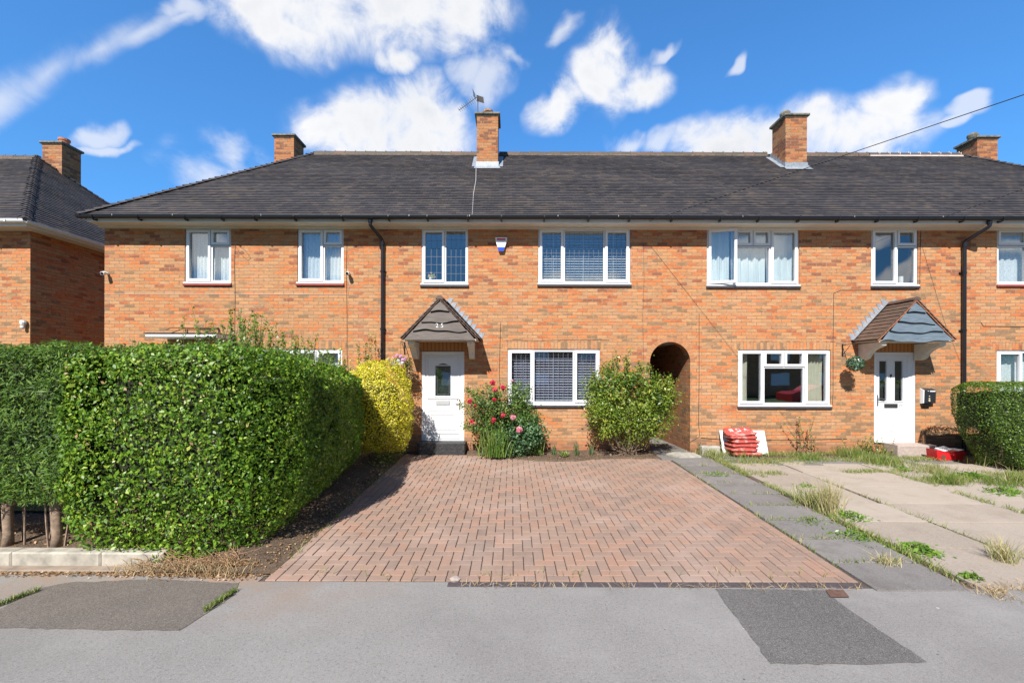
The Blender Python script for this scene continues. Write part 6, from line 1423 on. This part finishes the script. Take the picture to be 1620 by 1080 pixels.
# red carton with white lids
c = P(1495, 716, 9.35); T = thing('red_carton', tuple(c), 'crumpled red and white carton lying beside the right hand doorstep', 'carton')
b = MB(); cx_, z0 = c[0], gz(9.35)+.012
pr = [(-.28, 0), (.27, .0), (.30, .18), (.12, .20), (.0, .16), (-.30, .22)]
b.prism([(cx_+a, z0+d) for a, d in pr], 'y', 9.22, 9.46); b.build('carton_body', simple('red_card', (.50, .015, .02), .35, .3, 12), T)
for k_ in range(2):
    b = MB(); b.face([(cx_-.15+k_*.25, 9.24, z0+.19), (cx_+.03+k_*.25, 9.22, z0+.22), (cx_+.08+k_*.22, 9.45, z0+.27-.05*k_), (cx_-.12+k_*.22, 9.46, z0+.22)]); b.prism([(cx_-.15+k_*.25, z0+.18), (cx_+.03+k_*.25, z0+.215), (cx_+.03+k_*.25, z0+.221), (cx_-.15+k_*.25, z0+.189)], 'y', 9.23, 9.45); b.build('lid_flap', simple('white_card', (.62, .62, .62), .6, .1, 10), T)
b = MB(); b.tube([(cx_-.16, 9.215, z0+.07), (cx_-.16, 9.222, z0+.07)], .05, 14); b.build('printed_circle', simple('brown_print', (.16, .06, .04), .4), T)
T = MB(); 
for k in range(9): pass
# tv aerial on the middle chimney
m_ = P(756, 165, 12.3); T = thing('tv_aerial', (m_[0], 12.3, 9.15), 'grey television aerial on a thin mast at the middle chimney', 'aerial')
MET = simple('galvanised', (.22, .22, .23), .4, metal=.7)
zt = P(756, 151, 12.3)[2]; b = MB(); b.tube([(m_[0], 12.3, 9.0), (m_[0], 12.3, zt)], .014, 6); b.build('mast', MET, T)
A_, B_ = P(757, 152, 12.3), P(726, 174.5, 11.9); b = MB(); b.tube([A_, B_], .011, 6); b.build('boom', MET, T)
d_ = (B_-A_).normalized(); sd_ = d_.cross(Vector((0, 1, 0))).normalized()
for k in range(10):
    c_ = A_.lerp(B_, .18+.8*k/9); b = MB(); hl = .10-.004*k; v_ = Vector((0, 1, 0))*.7+sd_*.6; v_.normalize(); b.tube([c_-v_*hl, c_+v_*hl], .005, 4); b.build('rod', MET, T)
b = MB(); r0 = A_.lerp(B_, .02); n_ = -d_
for sg in (-1, 1):
    p0 = A_.lerp(B_, .12)+sd_*sg*.02; q = [p0+Vector((0, -.14, 0)), p0+Vector((0, .14, 0)), p0+Vector((0, .14, 0))+sd_*sg*.17-d_*.10, p0+Vector((0, -.14, 0))+sd_*sg*.17-d_*.10]; b.face(q); b.face([v+d_*.004 for v in q][::-1])
b.build('reflector', simple('mesh_reflector', (.5, .5, .52), .5, metal=.3), T)
# overhead telephone wires and cables along the walls
def wire(pts, rad, name, label, cat='wire', mat=CABLE, sag=0):
    b = MB(); q = []
    if sag:
        a, c = Vector(pts[0]), Vector(pts[1])
        for i in range(25): t = i/24; v = a.lerp(c, t); v.z -= sag*4*t*(1-t); q.append(v)
    else: q = pts
    b.tube(q, rad, 5); return tag(b.build(name, mat, loc=tuple(q[0])), label, cat)
a = P(1027, 350, 9.62); far = P(1620, 150, 4.8); wire([a, a.lerp(far, .5), far, Vector((9.5, -1, 5.2)), Vector((16, -9, 7.2))], .0055, 'telephone_wire', 'black telephone wire rising from the eaves above the passage to the upper right')
a = P(1475, 350, 9.62); far = P(1620, 299, 7.9); wire([a, far, Vector((9.6, 3, 5.25)), Vector((16, -9, 7.2))], .005, 'telephone_wire', 'thin black wire rising from the eaves at the right end of the roof')
def wc(pp, label, rad=.0045, mat=CABLE):
    q = []
    for (px, py) in pp: v = P(px, py, 9.994); q.append(v)
    return wire(q, rad, 'wall_cable', label, 'cable', mat)
wc([(372, 388), (371, 420), (372, 470), (371, 535)], 'dark cable running down the wall right of the leftmost upper window')
wc([(372, 388), (378, 398), (384, 405), (392, 412), (397, 408), (388, 396), (374, 386)], 'short loose loop of dark cable right of the leftmost upper window', .003)
wc([(549, 380), (548, 430), (549, 500), (549, 560), (551, 590)], 'dark cable running down the wall right of the second upper window')
wc([(165, 465), (300, 465), (430, 465.5), (551, 466), (553, 450), (552, 440)], 'long pale cable running level across the left house below its upper windows', .005, PALECABLE)
wc([(1018, 385), (1019, 440), (1017, 500), (1018, 570)], 'thin brown cable running down the wall left of the arched passage', .003)
wc([(1106, 496), (1106, 600), (1105, 670), (1107, 690), (1090, 700)], 'dark cable running down the wall right of the arched passage', .0055)
wc([(1109, 692), (1140, 695), (1240, 696), (1340, 694)], 'dark cable running along the foot of the wall behind the red sacks', .006)
wc([(792, 510), (791, 545), (790, 590), (791, 612)], 'short rusty cable hanging down the wall left of the leaded ground floor window', .005)
wc([(800, 538), (850, 538.5), (900, 537.5), (964, 538)], 'dark level cable above the leaded ground floor window', .004)
wc([(1457, 352), (1456, 400), (1455, 452), (1448, 459), (1380, 459), (1330, 459), (1319, 464), (1318, 540), (1318, 620), (1317, 640)], 'dark cable from the eaves round the upper window and down past the five pane window', .005)
wc([(1552, 510), (1556, 516), (1590, 516.5), (1640, 517)], 'dark cable running level on the wall at the right frame edge', .005)
wc([(345, 527), (348, 520), (270, 518), (262, 522)], 'thin dark cable above the flat white door canopy', .003)
# a pebble or two and bird droppings on the pavement
b = MB(); g_ = G(720, 917); b.lathe((g_[0], g_[1], g_[2]+.0), [(.05, 0), (.055, .015), (.03, .03)], 8); tag(b.build('stone', simple('pinkish_stone', (.36, .29, .25), .8, .2, 20), loc=tuple(g_)), 'flat pinkish stone at the front edge of the driveway', 'stone')
# ------------------------------------------------------------------ across the road (seen only as reflections in the panes)
T = thing('opposite_house', (4, -24, 0), 'brick house row across the road, reflected in the ground floor panes', 'house')
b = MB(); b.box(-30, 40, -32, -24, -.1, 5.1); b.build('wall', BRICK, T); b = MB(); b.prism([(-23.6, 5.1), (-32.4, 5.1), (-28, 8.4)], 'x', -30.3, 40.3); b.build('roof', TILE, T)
for i in range(14):
    for z in (.9, 3.4): b = MB(); x = -27+i*4.8; b.box(x, x+1.8, -24, -23.97, z, z+1.25); b.build('window', UPVC, T); 
T = thing('parked_car', (19, -9, -.1), 'red car parked across the road, seen as a reflection in the five pane window', 'car')
b = MB(); prof = [(17.9, .25), (17.85, .75), (18.4, .9), (19.0, .95), (19.6, 1.36), (21.1, 1.38), (21.8, 1.0), (22.1, .9), (22.1, .3)]; b.prism(prof, 'y', -9.8, -8.1); b.build('body', simple('red_paint', (.45, .01, .015), .25, coat=1), T)
b = MB(); b.prism([(19.15, .95), (19.7, 1.3), (21.0, 1.32), (21.6, .98)], 'y', -8.095, -8.085); b.build('window', simple('car_glass', (.02, .03, .04), .1), T)
for x in (18.6, 21.4): b = MB(); b.tube([(x, -8.25, .22), (x, -8.06, .22)], .32, 18); b.build('wheel', BLACKP, T)
